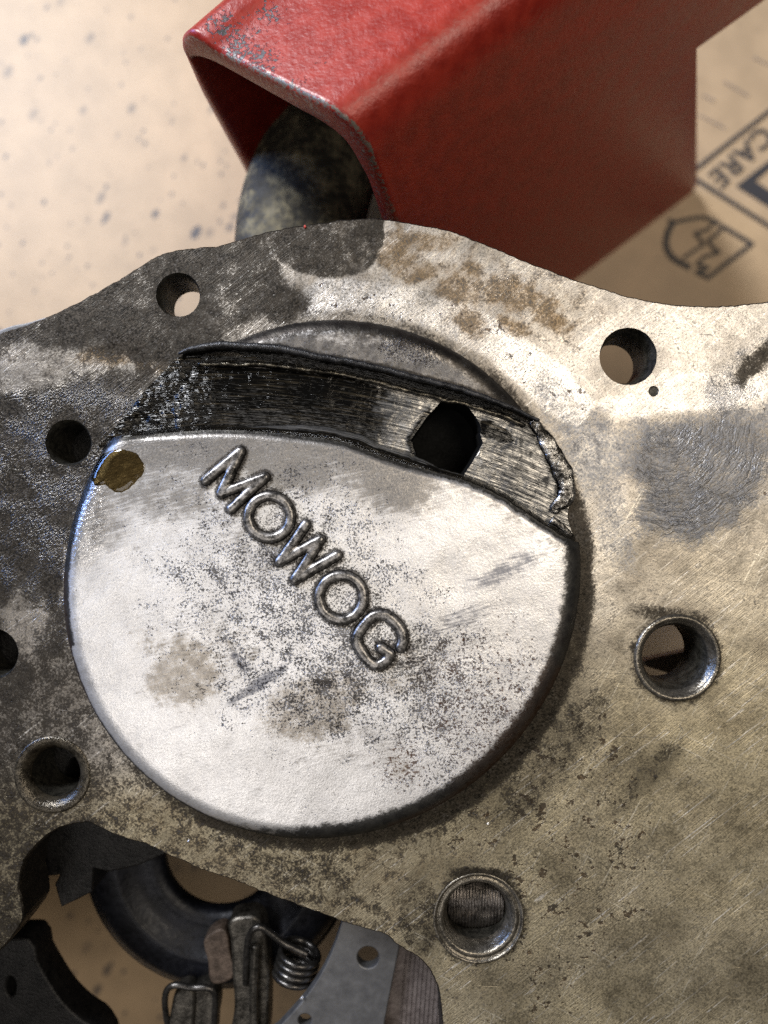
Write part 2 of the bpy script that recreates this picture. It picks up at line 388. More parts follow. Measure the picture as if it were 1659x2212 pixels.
def mat_red():
    M = Mat('red_enamel_paint')
    chip, worn, _, _ = M.sep('mask_a')
    f1 = M.noise(7, 4, .6); f2 = M.noise(40, 4, .6); f3 = M.noise(9, 4, .68, None, .5); f4 = M.noise(12, 2, 0.5)
    b = M.mix(M.step(f2, .3, .7), (0.23, 0.013, 0.007), (0.32, 0.023, 0.011))
    k = M.step(M.add(chip, M.mul(M.math('SUBTRACT', M.add(M.mul(f3, .7), M.mul(f2, .3)), .5), 1.7)), 0.50, 0.60)
    b = M.mix(k, b, M.mix(f1, (0.022, 0.022, 0.024), (0.10, 0.10, 0.104)))
    w = M.step(M.add(worn, M.mul(M.math('SUBTRACT', M.noise(10, 4, .7), .5), 1.2)), 0.45, 0.6)
    b = M.mix(w, b, M.mix(f1, (0.14, 0.12, 0.10), (0.42, 0.38, 0.32)))
    h = M.add(M.mul(f4, 1.0), M.add(M.mul(f1, .35), M.mul(k, -.9)))
    M.set(Base_Color=b, Roughness=M.step(M.add(M.mul(f1, .5), M.mul(f2, .5)), .3, .7, .32, .48), Metallic=M.mul(w, .6), Normal=M.bump(h, 1.5, .7), Specular_IOR_Level=.5)
    return M.m

def mat_board():
    M = Mat('oil_spotted_cardboard')
    f1 = M.noise(14, 4, .6); f2 = M.noise(150, 4, .6); f3 = M.noise(700, 3, .5); fib = M.noise(1, 3, .6, M.mapping(35, (1 / 90., 1 / 8., 1)))
    b = M.mix(f3, (0.42, 0.30, 0.18), (0.53, 0.385, 0.24))
    b = M.mix(1.0, b, M.add(M.mul(M.step(f2, .3, .7), .16), M.add(M.mul(fib, .22), .76)), 'MULTIPLY')
    for size, lo, seed, mx in ((62, .60, 0, 0.34), (30, .55, 900, 0.30)):
        d, c = M.voro(size, M.mapping(28, (1, .62, 1), (seed, seed, 0)))
        cs = M.t.nodes.new('ShaderNodeSeparateColor'); M.t.links.new(c, cs.inputs[0])
        rad = M.step(cs.outputs[0], lo, 1.0, 0.0, mx)
        s = M.step(M.add(d, M.mul(M.math('SUBTRACT', f1, .5), .22)), M.add(rad, 0.06), M.math('SUBTRACT', rad, 0.10))
        s = M.mul(s, M.math('GREATER_THAN', cs.outputs[0], lo))
        X, Y, Z = M.split()
        s = M.mul(s, M.step(X, 150, 900, 1.0, 0.10))
        b = M.mix(M.mul(s, M.step(cs.outputs[1], 0, 1, .35, 1.0)), b, (0.055, 0.05, 0.055))
    M.set(Base_Color=b, Roughness=0.48, Normal=M.bump(M.add(fib, f1), 2.0, 0.4), Specular_IOR_Level=.5)
    return M.m

def mat_ink():
    M = Mat('printed_black_ink'); f = M.noise(20, 4)
    M.set(Base_Color=M.mix(f, (0.018, 0.018, 0.022), (0.045, 0.043, 0.048)), Roughness=.6); return M.m

def mat_oil():
    M = Mat('brown_oil_film')
    f = M.noise(1, 3, .6, M.mapping(-16, (1 / 40., 1 / 5., 1)))
    t = M.t.nodes.new('ShaderNodeBsdfTransparent'); M.put(t.inputs[0], M.mix(f, (0.40, 0.33, 0.19), (0.76, 0.67, 0.46)))
    g = M.t.nodes.new('ShaderNodeBsdfGlossy'); g.inputs['Roughness'].default_value = .06
    fr = M.t.nodes.new('ShaderNodeFresnel'); fr.inputs[0].default_value = 1.5
    mx = M.t.nodes.new('ShaderNodeMixShader'); M.t.links.new(fr.outputs[0], mx.inputs[0])
    M.t.links.new(t.outputs[0], mx.inputs[1]); M.t.links.new(g.outputs[0], mx.inputs[2]); M.t.links.new(mx.outputs[0], M.out.inputs[0])
    return M.m

PLATE, COVER, LETTER, GROOVE, RED, BOARDM, INK, OIL = mat_plate(), mat_cover(), mat_letter(), mat_groove(), mat_red(), mat_board(), mat_ink(), mat_oil()
BLACK = mat_simple('black_oily_casting', (0.004, 0.004, 0.0045), (0.016, 0.0155, 0.016), 30, .2, .42, 3, None, .35, .65, .3)
BLUED = mat_simple('dark_blued_steel', (0.003, 0.0033, 0.005), (0.010, 0.011, 0.016), 60, .3, .42, 1.5, None, .35, .65, .3)
WIRE = mat_simple('dark_spring_wire', (0.03, 0.028, 0.027), (0.10, 0.095, 0.09), 25, .85, .28, .8)
LEVER = mat_simple('dull_lever_steel', (0.025, 0.023, 0.020), (0.12, 0.11, 0.095), 30, .8, .36, 1.2)
RUSTY = mat_simple('brown_rusted_steel', (0.04, 0.028, 0.021), (0.11, 0.08, 0.062), 22, .4, .5, 2)
GREY = mat_simple('smooth_grey_steel', (0.11, 0.11, 0.113), (0.16, 0.16, 0.163), 120, .6, .42, .6)
MAUVE = mat_simple('machined_mauve_alloy', (0.14, 0.115, 0.11), (0.24, 0.205, 0.195), 45, .5, .45, 1.5)
BAR = mat_simple('blackened_worn_bar', (0.035, 0.032, 0.026), (0.32, 0.27, 0.16), 75, .15, .6, 2.5, None, .40, .80, .15)
SLEEVE = mat_simple('worn_bushing_steel', (0.06, 0.053, 0.042), (0.30, 0.27, 0.22), 26, .8, .27, 1.6, (0.04, 0.034, 0.026), .30, .75)
BORE = mat_simple('dark_drilled_bore', (0.010, 0.0095, 0.008), (0.06, 0.056, 0.046), 16, .5, .38, 2.0)
WETRING = mat_simple('oil_wet_bore_rim', (0.018, 0.015, 0.011), (0.10, 0.085, 0.062), 22, .6, .17, 2.2)
SHINY = mat_simple('torn_bright_metal', (0.03, 0.028, 0.026), (0.62, 0.60, 0.57), 26, .95, .22, 3.0, None, .42, .66)
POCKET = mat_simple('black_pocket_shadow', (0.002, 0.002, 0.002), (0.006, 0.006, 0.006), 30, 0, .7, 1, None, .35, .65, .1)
WALL = mat_simple('sawn_plate_edge', (0.035, 0.034, 0.034), (0.15, 0.145, 0.14), 12, .5, .4, 4)

# ================================================================= SETTING: cardboard sheet
def ribbon(pts, width, z, closed=False):
    """flat printed stroke from drawing points at level z; width in drawing units"""
    k = (F - z) / F; P = np.asarray(pts, float)
    P = np.c_[CX + (P[:, 0] - CX) * k, CY + (P[:, 1] - CY) * k]; w = width * k / 2
    parts = []
    n = len(P)
    for i in range(n if closed else n - 1):
        a, b = P[i], P[(i + 1) % n]; d = (b - a) / max(np.linalg.norm(b - a), 1e-9); nrm = np.array([-d[1], d[0]]) * w
        parts.append((plan([a - nrm - d * w * .6, b - nrm + d * w * .6, b + nrm + d * w * .6, a + nrm - d * w * .6], z + 0.01 * (i % 7)), [(0, 1, 2, 3)]))
    return join(parts)
bs = 0.75
bv = [(-bs, -bs, 0), (bs, -bs, 0), (bs, bs, 0), (-bs, bs, 0), (-bs, -bs, -.004), (bs, -bs, -.004), (bs, bs, -.004), (-bs, bs, -.004)]
board = mesh('cardboard_sheet', bv, [(0, 1, 2, 3), (7, 6, 5, 4), (0, 4, 5, 1), (1, 5, 6, 2), (2, 6, 7, 3), (3, 7, 4, 0)], BOARDM, None, False)
tag(board, 'tan oil spotted cardboard sheet lying under everything', None, None, 'structure')
ZI = BOARD + 4
def q4(x, y): return (1371.5 + .248 * x, 109.7 + .248 * y)
V, Fc = join([ribbon([q4(1900, -45), q4(510, 1045)], 9.5, ZI), ribbon([q4(470, 1080), q4(1900, 1990)], 9.5, ZI + .2)])
mesh('printed_frame', V, Fc, INK, board, False)['label'] = 'printed black frame corner on the cardboard'
k = (F - ZI) / F
blk = [q4(880, 1180), q4(1030, 1062), q4(1180, 1155), q4(1120, 1200), q4(1230, 1270), q4(1340, 1190), q4(1210, 1110), q4(1330, 1000), q4(1200, 930), q4(1800, 460), q4(1800, 1760)]
blk = [q4(880, 1180), q4(1250, 890), q4(1700, 540), q4(1700, 1700)]
Q = np.array([(CX + (x - CX) * k, CY + (y - CY) * k) for x, y in blk])
gap = np.array([(CX + (x - CX) * k, CY + (y - CY) * k) for x, y in [q4(1050, 1135), q4(1190, 1020), q4(1260, 1065), q4(1215, 1105), q4(1290, 1150), q4(1230, 1250)]])
V0, F0 = cdt(Q, [gap]); mesh('printed_block', plan(V0, ZI), F0, INK, board, False)['label'] = 'printed solid black block beside the lettering'
# lettering
td = bpy.data.curves.new('printed_text', 'FONT'); td.body = 'CARE'; td.size = 62 * k * S; td.space_character = 1.08; td.offset = 0.0002
to = link(bpy.data.objects.new('text_tmp', td)); bpy.context.view_layer.update()
tm = bpy.data.meshes.new_from_object(to.evaluated_get(bpy.context.evaluated_depsgraph_get())); bpy.data.objects.remove(to)
txt = link(bpy.data.objects.new('printed_text', tm)); tm.materials.clear(); tm.materials.append(INK)
ang = math.atan2(-(.71), -.76)          # runs down and to the left
x0, y0 = q4(1110, 640); txt.location = W(x0, y0, ZI); txt.rotation_euler = (0, 0, ang); txt.parent = board
txt['label'] = 'printed capital letters CARE, upside down'
g = []
bowl1 = catmull([q4(*p) for p in [(300, 1470), (335, 1492), (450, 1470), (580, 1450), (680, 1475), (740, 1510)]], 4)
bowl2 = catmull([q4(*p) for p in [(335, 1492), (285, 1590), (275, 1700), (315, 1785), (380, 1835), (470, 1880)]], 4)
g += [ribbon(bowl1, 8, ZI), ribbon(bowl2, 13, ZI + .3)]
g += [ribbon([q4(*p) for p in [(770, 1530), (1020, 1680), (640, 1975), (540, 1925)]], 9.5, ZI + .6)]
g += [ribbon([q4(*p) for p in [(700, 1485), (630, 1560), (525, 1590), (590, 1665), (600, 1690), (500, 1750), (430, 1800)]], 7, ZI + .9)]
g += [ribbon([q4(*p) for p in [(760, 1540), (720, 1590), (640, 1650), (670, 1700), (735, 1755), (600, 1795), (545, 1860), (640, 1890), (535, 1930)]], 7.5, ZI + 1.2)]
V, Fc = join(g); mesh('printed_glass_symbol', V, Fc, INK, board, False)['label'] = 'printed broken wine glass symbol'
# faint second print row
GHOST = mat_simple('faint_grey_print', (0.24, 0.19, 0.15), (0.34, 0.26, 0.19), 60, 0, .7, .5)
for a, b in (((780, 270), (1000, 400)), ((560, 560), (800, 680)), ((1040, 60), (1250, 160)), ((600, 390), (700, 440))):
    seg = [q4(a[0] + (b[0] - a[0]) * t, a[1] + (b[1] - a[1]) * t) for t in np.linspace(0, 1, 6)]
    V, Fc = join([ribbon([seg[i], (seg[i][0] * .35 + seg[i + 1][0] * .65, seg[i][1] * .35 + seg[i + 1][1] * .65)], 4.5, ZI - 1 + .02 * i) for i in range(5)])
    mesh('printed_faint_row', V, Fc, GHOST, board, False)

# ================================================================= ENGINE PLATE
plate = empty('engine_plate', W(900, 1300, -125), 'thick oily alloy engine plate with drilled holes under the round cover', 'engine plate')
TH = -125.0
top_line = catmull([(-900, 1020), (-500, 930), (-220, 810), (-100, 762), (0, 722), (90, 692), (200, 640), (300, 580), (340, 555), (380, 542), (440, 537), (510, 524), (580, 503), (650, 490), (720, 480), (780, 475), (830, 475), (900, 485), (980, 505), (1060, 535), (1150, 572), (1230, 603), (1290, 622), (1350, 642), (1420, 655), (1500, 662), (1580, 662), (1660, 655), (1760, 638), (1900, 600), (2300, 470), (2600, 420)], 6)
open_line = catmull([(-100, 3000), (500, 3000), (850, 2800), (960, 2500), (965, 2400), (962, 2280), (960, 2212), (952, 2146), (942, 2116), (924, 2086), (895, 2061), (860, 2041), (830, 2016), (750, 1991), (675, 1963), (625, 1946), (550, 1918), (500, 1898), (425, 1871), (360, 1843), (320, 1823), (250, 1801), (215, 1783), (185, 1775), (150, 1778), (110, 1796), (80, 1821), (55, 1851), (42, 1881), (37, 1916), (40, 1936), (47, 1966), (45, 1991), (30, 2016), (0, 2048), (-80, 2120), (-260, 2250), (-380, 2450), (-350, 2800)], 6, True)
outl = np.vstack([top_line, [(2600, 1200), (2600, 2200), (2600, 3300), (1600, 3300), (600, 3300), (-300, 3300), (-900, 3300), (-900, 2200), (-900, 1600)]])
def rough_edge(L, ok):
    return L + normals2(L) * (ok * ((fbm(L, 9, 3, 5) - .5) * 4.5 + (fbm(L, 40, 2, 6) - .5) * 5))[:, None]
outl = rough_edge(outl, (outl[:, 0] > -700) & (outl[:, 0] < 2400) & (outl[:, 1] < 2380)); opening = rough_edge(open_line, 1.0)
hexa = np.array([(951, 869), (975, 866), (998, 871), (1014, 883), (1028, 902), (1036, 916), (1039, 930), (1036, 936), (1042, 958), (1019, 1000), (1001, 1027), (966, 1021), (902, 997), (888, 950), (921, 902)], float)
HOLES = [(385, 637, 48), (148, 956, 50), (-15, 1412, 55), (1357, 770, 62), (1463, 1421, 92), (1034, 1984, 97), (113, 1674, 82), (1412, 845, 11.5)]
loops = [circle(*h, n=72 if h[2] > 20 else 24) for h in HOLES]
for i, L in enumerate(loops):
    loops[i] = L + normals2(L) * ((fbm(L, 7, 3, 20 + i) - .5) * 2.4)[:, None]
V2, F2 = cdt(outl, loops + [hexa, opening], 4.6, box=(-40, 440, 1700, 2260))
n_top = len(V2)
print('plate verts', n_top)
X, Y = V2[:, 0], V2[:, 1]
DC = np.array([695.0, 1252.0])
rd = np.hypot(X - DC[0], Y - DC[1]); an = np.degrees(np.arctan2(Y - DC[1], X - DC[0]))
m = lambda *a, **k: blob(V2, *a, **k)
big = fbm(V2, 170, 4, 40)
# oil film: left side dark, thinning to the lower left
oil = np.zeros(n_top)
oil = np.maximum(oil, .90 * sstep(680, 420, X) * sstep(1500, 1000, Y))
oil = np.maximum(oil, patch(V2, [(-240, 880), (0, 842), (120, 830), (215, 800), (330, 790), (390, 770), (300, 900), (230, 960), (180, 1060), (140, 1200), (130, 1330), (60, 1330), (-240, 1300)], 16, 14, 3) * .95)
oil = np.maximum(oil, .74 * sstep(420, 120, X) * sstep(1200, 1350, Y)); oil = np.maximum(oil, .50 * sstep(1100, 700, X) * sstep(1640, 1760, Y))
oil = np.maximum(oil, m(530, 618, 92, 92, soft=.12, warp=.14, seed=4) * .78)
oil = np.maximum(oil, m(610, 655, 60, 50, soft=.45, seed=5) * .95)
oil = np.maximum(oil, patch(V2, [(590, 480), (720, 470), (833, 470), (833, 520), (815, 560), (790, 588), (740, 600), (690, 600), (640, 590), (600, 560), (500, 570), (430, 545), (510, 515)], 5, 5, 6) * .80)
oil = np.maximum(oil, .5 * m(430, 560, 100, 50, seed=7))
oil = oil - .45 * patch(V2, [(0, 760), (110, 750), (260, 770), (330, 790), (210, 800), (110, 832), (0, 850)], 20, 22, 8)
oil = oil - .35 * m(350, 830, 60, 30, -35, seed=9) - .30 * m(60, 1330, 40, 90, seed=10)
oil = np.maximum(oil, m(1645, 775, 26, 80, 52, soft=.45, warp=.55, seed=11, size=16) * .85)
oil = np.maximum(oil, .55 * m(1180, 1640, 60, 240, 38, soft=.5, seed=12) * (rd > 500))  # cover's shadow painted as oil colour along its lower right
dshade = np.clip((600 - rd) / 40, 0, 1)                     # grime round the cover, with its shadow band painted into the oil mask
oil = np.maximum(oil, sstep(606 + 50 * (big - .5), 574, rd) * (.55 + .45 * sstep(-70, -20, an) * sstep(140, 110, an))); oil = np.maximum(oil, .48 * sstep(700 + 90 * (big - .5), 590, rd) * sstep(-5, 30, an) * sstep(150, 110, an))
oil = np.maximum(oil, .50 * m(1400, 1675, 26, 110, 42, soft=.4, seed=13)) ; oil = np.maximum(oil, .42 * m(1345, 1645, 40, 30, seed=14))
oil = np.maximum(oil, .75 * m(1450, 1330, 90, 22, 8, soft=.5, warp=.2, seed=15)); oil = np.maximum(oil, .9 * m(1038, 1890, 70, 16, 3, soft=.5, warp=.3, seed=16))
oil = np.maximum(oil, .6 * m(905, 1980, 55, 90, -20, seed=17)) ; oil = np.maximum(oil, .7 * m(118, 1790, 120, 30, 0, seed=18))
oil = np.maximum(oil, .55 * sstep(2060, 1990, Y + 0 * X) * sstep(1780, 1840, Y) * sstep(900, 300, X) * .8)
for hx, hy, hr in [(1463, 1421, 92), (1034, 1984, 97), (113, 1674, 78), (148, 956, 50)]:
    q = np.hypot(X - hx, Y - hy); oil = np.maximum(oil, .66 * sstep(hr + 20, hr, q + 18 * (fbm(V2, 18, 3, 21) - .5)))
# clean bright metal
bright = np.zeros(n_top)
ring = sstep(742, 715, rd * 1.0 + 8 * (big - .5)) * sstep(600, 612, rd)
arc = patch(V2, [(640, 640), (700, 600), (800, 606), (900, 622), (1000, 655), (1100, 700), (1200, 775), (1290, 870), (1250, 930), (1180, 890), (1050, 770), (900, 700), (740, 670), (650, 690)], 6, 4, 31)
bright = np.maximum(bright, arc * .92)
bright = np.maximum(bright, .75 * patch(V2, [(1290, 870), (1330, 905), (1400, 900), (1520, 890), (1659, 862), (1720, 760), (1640, 790), (1500, 800), (1420, 800), (1330, 850)], 12, 10, 32))
bright = np.maximum(bright, .38 * patch(V2, [(835, 470), (1000, 510), (1290, 622), (1800, 640), (1800, 880), (1290, 880), (1100, 700), (830, 605)], 20, 14, 33))
bright = np.maximum(bright, .35 * patch(V2, [(1250, 940), (1340, 930), (1360, 1150), (1320, 1400), (1250, 1560), (1255, 1200)], 26, 24, 34))
# yellow-tan varnish at the lower right
yel = sstep(1120, 1750, Y + .25 * (X - 1200)) * sstep(700, 1100, X) * .95
yel = np.maximum(yel, .9 * sstep(1600, 1780, Y)); yel = np.maximum(yel, .30 * sstep(1150, 1350, X) * sstep(980, 1250, Y))
yel = np.clip(yel + .35 * (big - .5), 0, 1)
brown = np.zeros(n_top)
for a in [(865, 545, 45, 60, 10), (905, 585, 60, 26, -10), (1000, 610, 60, 60, 40), (1120, 640, 95, 46, 18), (1200, 700, 50, 28, 30), (1010, 690, 30, 55, -40), (930, 520, 60, 26, 12), (250, 760, 90, 30, -10), (330, 790, 40, 18, 0), (1110, 705, 46, 20, 30)]:
    brown = np.maximum(brown, blob(V2, a[0], a[1], a[2], a[3], a[4], .5, .5, int(a[0]) % 50, 30) * .85)
brown = np.maximum(brown, .42 * sstep(1560, 1760, Y) * sstep(1300, 700, X)); brown = np.maximum(brown, .40 * patch(V2, [(835, 470), (1000, 510), (1290, 622), (1340, 660), (1250, 760), (1100, 690), (960, 640), (835, 600)], 20, 20, 35)); brown = np.maximum(brown, .34 * sstep(500, 200, X) * sstep(900, 700, Y))
pits = np.clip(.42 + .8 * m(1200, 1880, 190, 260, 15, soft=.7, seed=41) + .55 * m(1250, 1650, 120, 120, seed=42) + .35 * arc + .3 * sstep(300, 60, X) * sstep(1300, 1450, Y), 0, 1)
swirl = patch(V2, [(1375, 975), (1400, 930), (1470, 905), (1560, 890), (1640, 905), (1659, 980), (1640, 1075), (1590, 1140), (1510, 1172), (1430, 1170), (1395, 1140), (1375, 1090), (1400, 1050), (1370, 1020)], 30, 22, 51, 55)
smear = np.maximum(.62 * patch(V2, [(1165, 880), (1230, 900), (1290, 880), (1330, 915), (1420, 905), (1500, 895), (1700, 860), (1700, 1000), (1500, 980), (1380, 1010), (1310, 1060), (1260, 1080), (1200, 950)], 26, 26, 52), .60 * swirl)
smear = np.maximum(smear, .45 * m(1330, 1130, 40, 120, -15, seed=53)); smear = np.maximum(smear, .5 * m(1195, 850, 60, 40, 45, seed=54))
smear = np.maximum(smear, .35 * m(1190, 600, 30, 14, 10, seed=55))
wet = np.clip(np.maximum(oil, 0) ** 1.5 * (sstep(700, 420, X)) * sstep(1500, 1250, Y) * (.18 + .82 * sstep(790, 870, Y)), 0, 1)
wet = np.maximum(wet, m(1645, 775, 40, 85, 52, soft=.3, seed=11, size=22)); wet = np.maximum(wet, .75 * m(1580, 830, 60, 60, seed=56)); wet = np.maximum(wet, .45 * swirl)
wet = np.maximum(wet, .7 * m(1120, 640, 90, 40, 18, seed=57)); wet = np.maximum(wet, .8 * m(70, 1130, 130, 220, seed=58))
oil = np.clip(oil, 0, 1); clean = 1 - .9 * oil
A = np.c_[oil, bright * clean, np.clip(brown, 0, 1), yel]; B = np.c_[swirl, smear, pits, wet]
relief = (fbm(V2, 30, 3, 60) - .5) * 1.2 
parts = [(plan(V2, relief), F2)]
N = normals2(outl)
rel_o = (fbm(outl, 30, 3, 60) - .5) * 1.2
parts.append(strip([plan(outl, rel_o), plan(outl + N * 3, -3), plan(outl + N * 4.5, -11), plan(outl + N * 4.5 + N * ((fbm(outl, 8, 3, 61) - .5) * 3)[:, None], -60), plan(outl + N * 4.5, TH)]))
NO = -normals2(opening)
parts.append(strip([plan(opening, (fbm(opening, 30, 3, 60) - .5) * 1.2), plan(opening + NO * 3, -3), plan(opening + NO * 4.5, -11), plan(opening + NO * 4.5 + NO * ((fbm(opening, 8, 3, 61) - .5) * 5)[:, None], -60), plan(opening + NO * 4.5, TH)]))
Vb, Fb = cdt(outl + N * 4.5, [opening + NO * 4.5] + [circle(h[0], h[1], h[2] if h[2] < 80 else 78, 48) for h in HOLES[:7]] + [hexa])
parts.append((plan(Vb, TH), [t[::-1] for t in Fb]))
Vp, Fp = join(parts)
pad = lambda M_, n: np.vstack([M_, np.tile([[1.0, 0, 0, .1]], (n - len(M_), 1))])
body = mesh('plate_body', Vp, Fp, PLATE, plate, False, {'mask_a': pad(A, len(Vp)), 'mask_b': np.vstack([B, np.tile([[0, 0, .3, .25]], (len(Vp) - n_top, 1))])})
# hole linings: each bore is a part of the plate
def bore(name, h, prof, mat, label=None):
    V, Fc = lathe(h[0], h[1], prof); o = mesh(name, V, Fc, mat, plate)
    if label: o['label'] = label
    return o
bore('bore', HOLES[0], [(48, 0), (46, -5), (43.5, -12), (43, -60), (43, TH)], BORE)
bore('bore', HOLES[1], [(50.5, 0), (47, -6), (44, -12), (44, -60), (44, TH)], BORE)
bore('bore', HOLES[2], [(55, 0), (52, -5), (50, -12), (50, TH)], BORE)
bore('bore', HOLES[3], [(62.5, 0), (60, -8), (56, -30), (53, -34), (52, -70), (52, TH)], BORE)
bore('bushing', HOLES[4], [(95, -2), (94.5, 1), (92, 5), (88, 6.5), (84, 5.5), (81, 2), (79, -2), (77, -3), (75, -7), (73, -9), (71, -16)], SLEEVE, 'bright worn bushing beside the cover')
bore('bore', HOLES[4], [(71, -15), (69, -24), (66, -30), (66, -80), (66, TH - 5), (80, TH)], BORE)
bore('bushing', HOLES[5], [(99, -2), (97, 1.5), (93, 0), (90, -7), (87, -5), (82, -3), (77, -5), (74, -12), (70, -22), (67, -26), (65, -40)], SLEEVE, 'deep bushing with a ribbed stud end inside')
bore('bore', HOLES[5], [(65, -38), (64, -60), (64, TH)], BORE)
bore('bushing', HOLES[6], [(84, -1), (81, 2.2), (76, 2.6), (70, 1.2), (65, -1), (61, -5), (58, -8), (55, -14), (53, -24)], WETRING, 'oil wet countersunk bore')
bore('bore', HOLES[6], [(53, -20), (51, -60), (51, TH)], BORE)
bore('locating_pin', HOLES[7], [(12, -1), (11, -3), (8, -3.5), (0, -3.2)], BORE, 'small dark plugged pin hole')
# ribbed stud end deep in one bushing
hx, hy, _ = HOLES[5]; parts = []
gx = np.linspace(-62, 62, 96); gy = np.linspace(-62, 62, 40); GX, GY = np.meshgrid(gx, gy)
zz = -42 - .008 * (GY + 4) ** 2 + 1.6 * np.sin(GX * 2 * np.pi / 7.2)
okm = np.hypot(GX, GY) < 64
Vg = plan(np.c_[(GX + hx).ravel(), (GY + hy).ravel()], zz.ravel()); Fg = []
for r in range(39):
    for c in range(95):
        if okm[r, c] and okm[r + 1, c + 1] and okm[r, c + 1] and okm[r + 1, c]:
            Fg.append((r * 96 + c, (r + 1) * 96 + c, (r + 1) * 96 + c + 1, r * 96 + c + 1))
mesh('stud_end', Vg, Fg, mat_simple('pale_stud_steel', (0.03, 0.027, 0.025), (0.22, 0.20, 0.185), 30, .85, .26, .8), plate)['label'] = 'ribbed steel stud end inside the bushing'
# dark pocket below the hexagonal hole
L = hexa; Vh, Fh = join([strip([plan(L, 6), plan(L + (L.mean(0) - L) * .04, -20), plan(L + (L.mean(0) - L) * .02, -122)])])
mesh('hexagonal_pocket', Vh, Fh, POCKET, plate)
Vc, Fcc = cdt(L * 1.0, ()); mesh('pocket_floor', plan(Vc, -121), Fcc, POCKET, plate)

# ================================================================= STAMPED COVER
HD = 46.0
cover = empty('stamped_cover', W(695, 1252, 0), 'round pale stamped metal cover embossed MOWOG with a torn oily slot', 'cover')
kd = (F - HD * .6) / F
dC = np.array([CX + (DC[0] - CX) * kd, CY + (DC[1] - CY) * kd])
def rim(th):                     # slightly out of round, in plan units
    return (566 + 12 * np.cos(2 * (th - math.radians(-47)))) * kd
low = catmull([(205, 972), (235, 955), (274, 944), (373, 933), (456, 928), (539, 930), (638, 940), (737, 955), (823, 985), (862, 998), (927, 1016), (1001, 1037), (1076, 1069), (1120, 1098), (1165, 1126), (1215, 1158), (1246, 1172)], 5)
upp = catmull([(384, 768), (392, 757), (430, 746), (473, 741), (555, 745), (615, 749), (681, 764), (752, 776), (823, 790), (912, 813), (1001, 836), (1061, 857), (1120, 880), (1168, 906)], 5)
lw = lambda P, z=HD: np.c_[CX + (P[:, 0] - CX) * (F - z) / F, CY + (P[:, 1] - CY) * (F - z) / F]
upp_raw = upp.copy(); low, upp = lw(low), lw(upp)
low[:, 1] += (fbm(low, 16, 3, 70) - .5) * 5 * sstep(860, 900, low[:, 0]); upp[:, 1] += (fbm(upp, 14, 3, 71) - .5) * 5
def ang_of(p): return math.atan2(p[1] - dC[1], p[0] - dC[0])
def onrim(a0, a1, n=220):
    th = np.linspace(a0, a1, n); r = rim(th); return np.c_[dC[0] + r * np.cos(th), dC[1] + r * np.sin(th)]
def clampr(P):                   # keep points inside the rim
    v = P - dC; r = np.hypot(*v.T); th = np.arctan2(v[:, 1], v[:, 0]); f = np.minimum(1, (rim(th) - .5) / r); return dC + v * f[:, None]
low, upp = clampr(low), clampr(upp)
def zcover(P, tilt=0):
    v = P - dC; r = np.hypot(*v.T); th = np.arctan2(v[:, 1], v[:, 0]); R = rim(th); e = np.clip((r - (R - 44)) / 44, 0, 1)
    return HD * np.sqrt(np.maximum(0, 1 - (e ** 2.2))) * .94 + HD * .06 * (1 - e) + 2.0 * (1 - (r / R) ** 2), R - r
# ---- letters: centre-line strokes in drawing units
def zz3(x, y): return (750 * .5486 + x * .3141, 1700 * .5486 + y * .3141)
L_M = [[zz3(108, 335), zz3(345, 138)], [zz3(345, 138), zz3(215, 425)], [zz3(215, 425), zz3(515, 312)], [zz3(515, 312), zz3(285, 530)]]
L_O = [list(map(tuple, circle(*zz3(546, 585), 45.5, 48))) + [tuple(circle(*zz3(546, 585), 45.5, 48)[0])]]
L_W = [[zz3(795, 640), zz3(620, 890)], [zz3(620, 890), zz3(895, 740)], [zz3(895, 740), zz3(722, 1015)], [zz3(722, 1015), zz3(1010, 848)]]
L_O2 = [list(map(tuple, circle(*zz3(1038, 1138), 48, 48))) + [tuple(circle(*zz3(1038, 1138), 48, 48)[0])]]
gp = [(1445, 1480), (1462, 1420), (1440, 1350), (1370, 1275), (1310, 1255), (1250, 1270), (1175, 1350), (1145, 1420), (1165, 1490), (1235, 1580), (1290, 1600), (1350, 1565), (1372, 1525), (1310, 1482)]
L_G = [list(map(tuple, np.vstack([catmull([zz3(*p) for p in gp[:13]], 4), [zz3(*gp[13])]])))]
LETTERS = [('M', L_M), ('O', L_O), ('W', L_W), ('O', L_O2), ('G', L_G)]
LETTERS = [(c, [lw(np.array(s)) for s in ss]) for c, ss in LETTERS]
def stroke_d(P, ss):
    d = np.full(len(P), 1e9)
    for s in ss: d = np.minimum(d, dist(P, s, False))
    return d
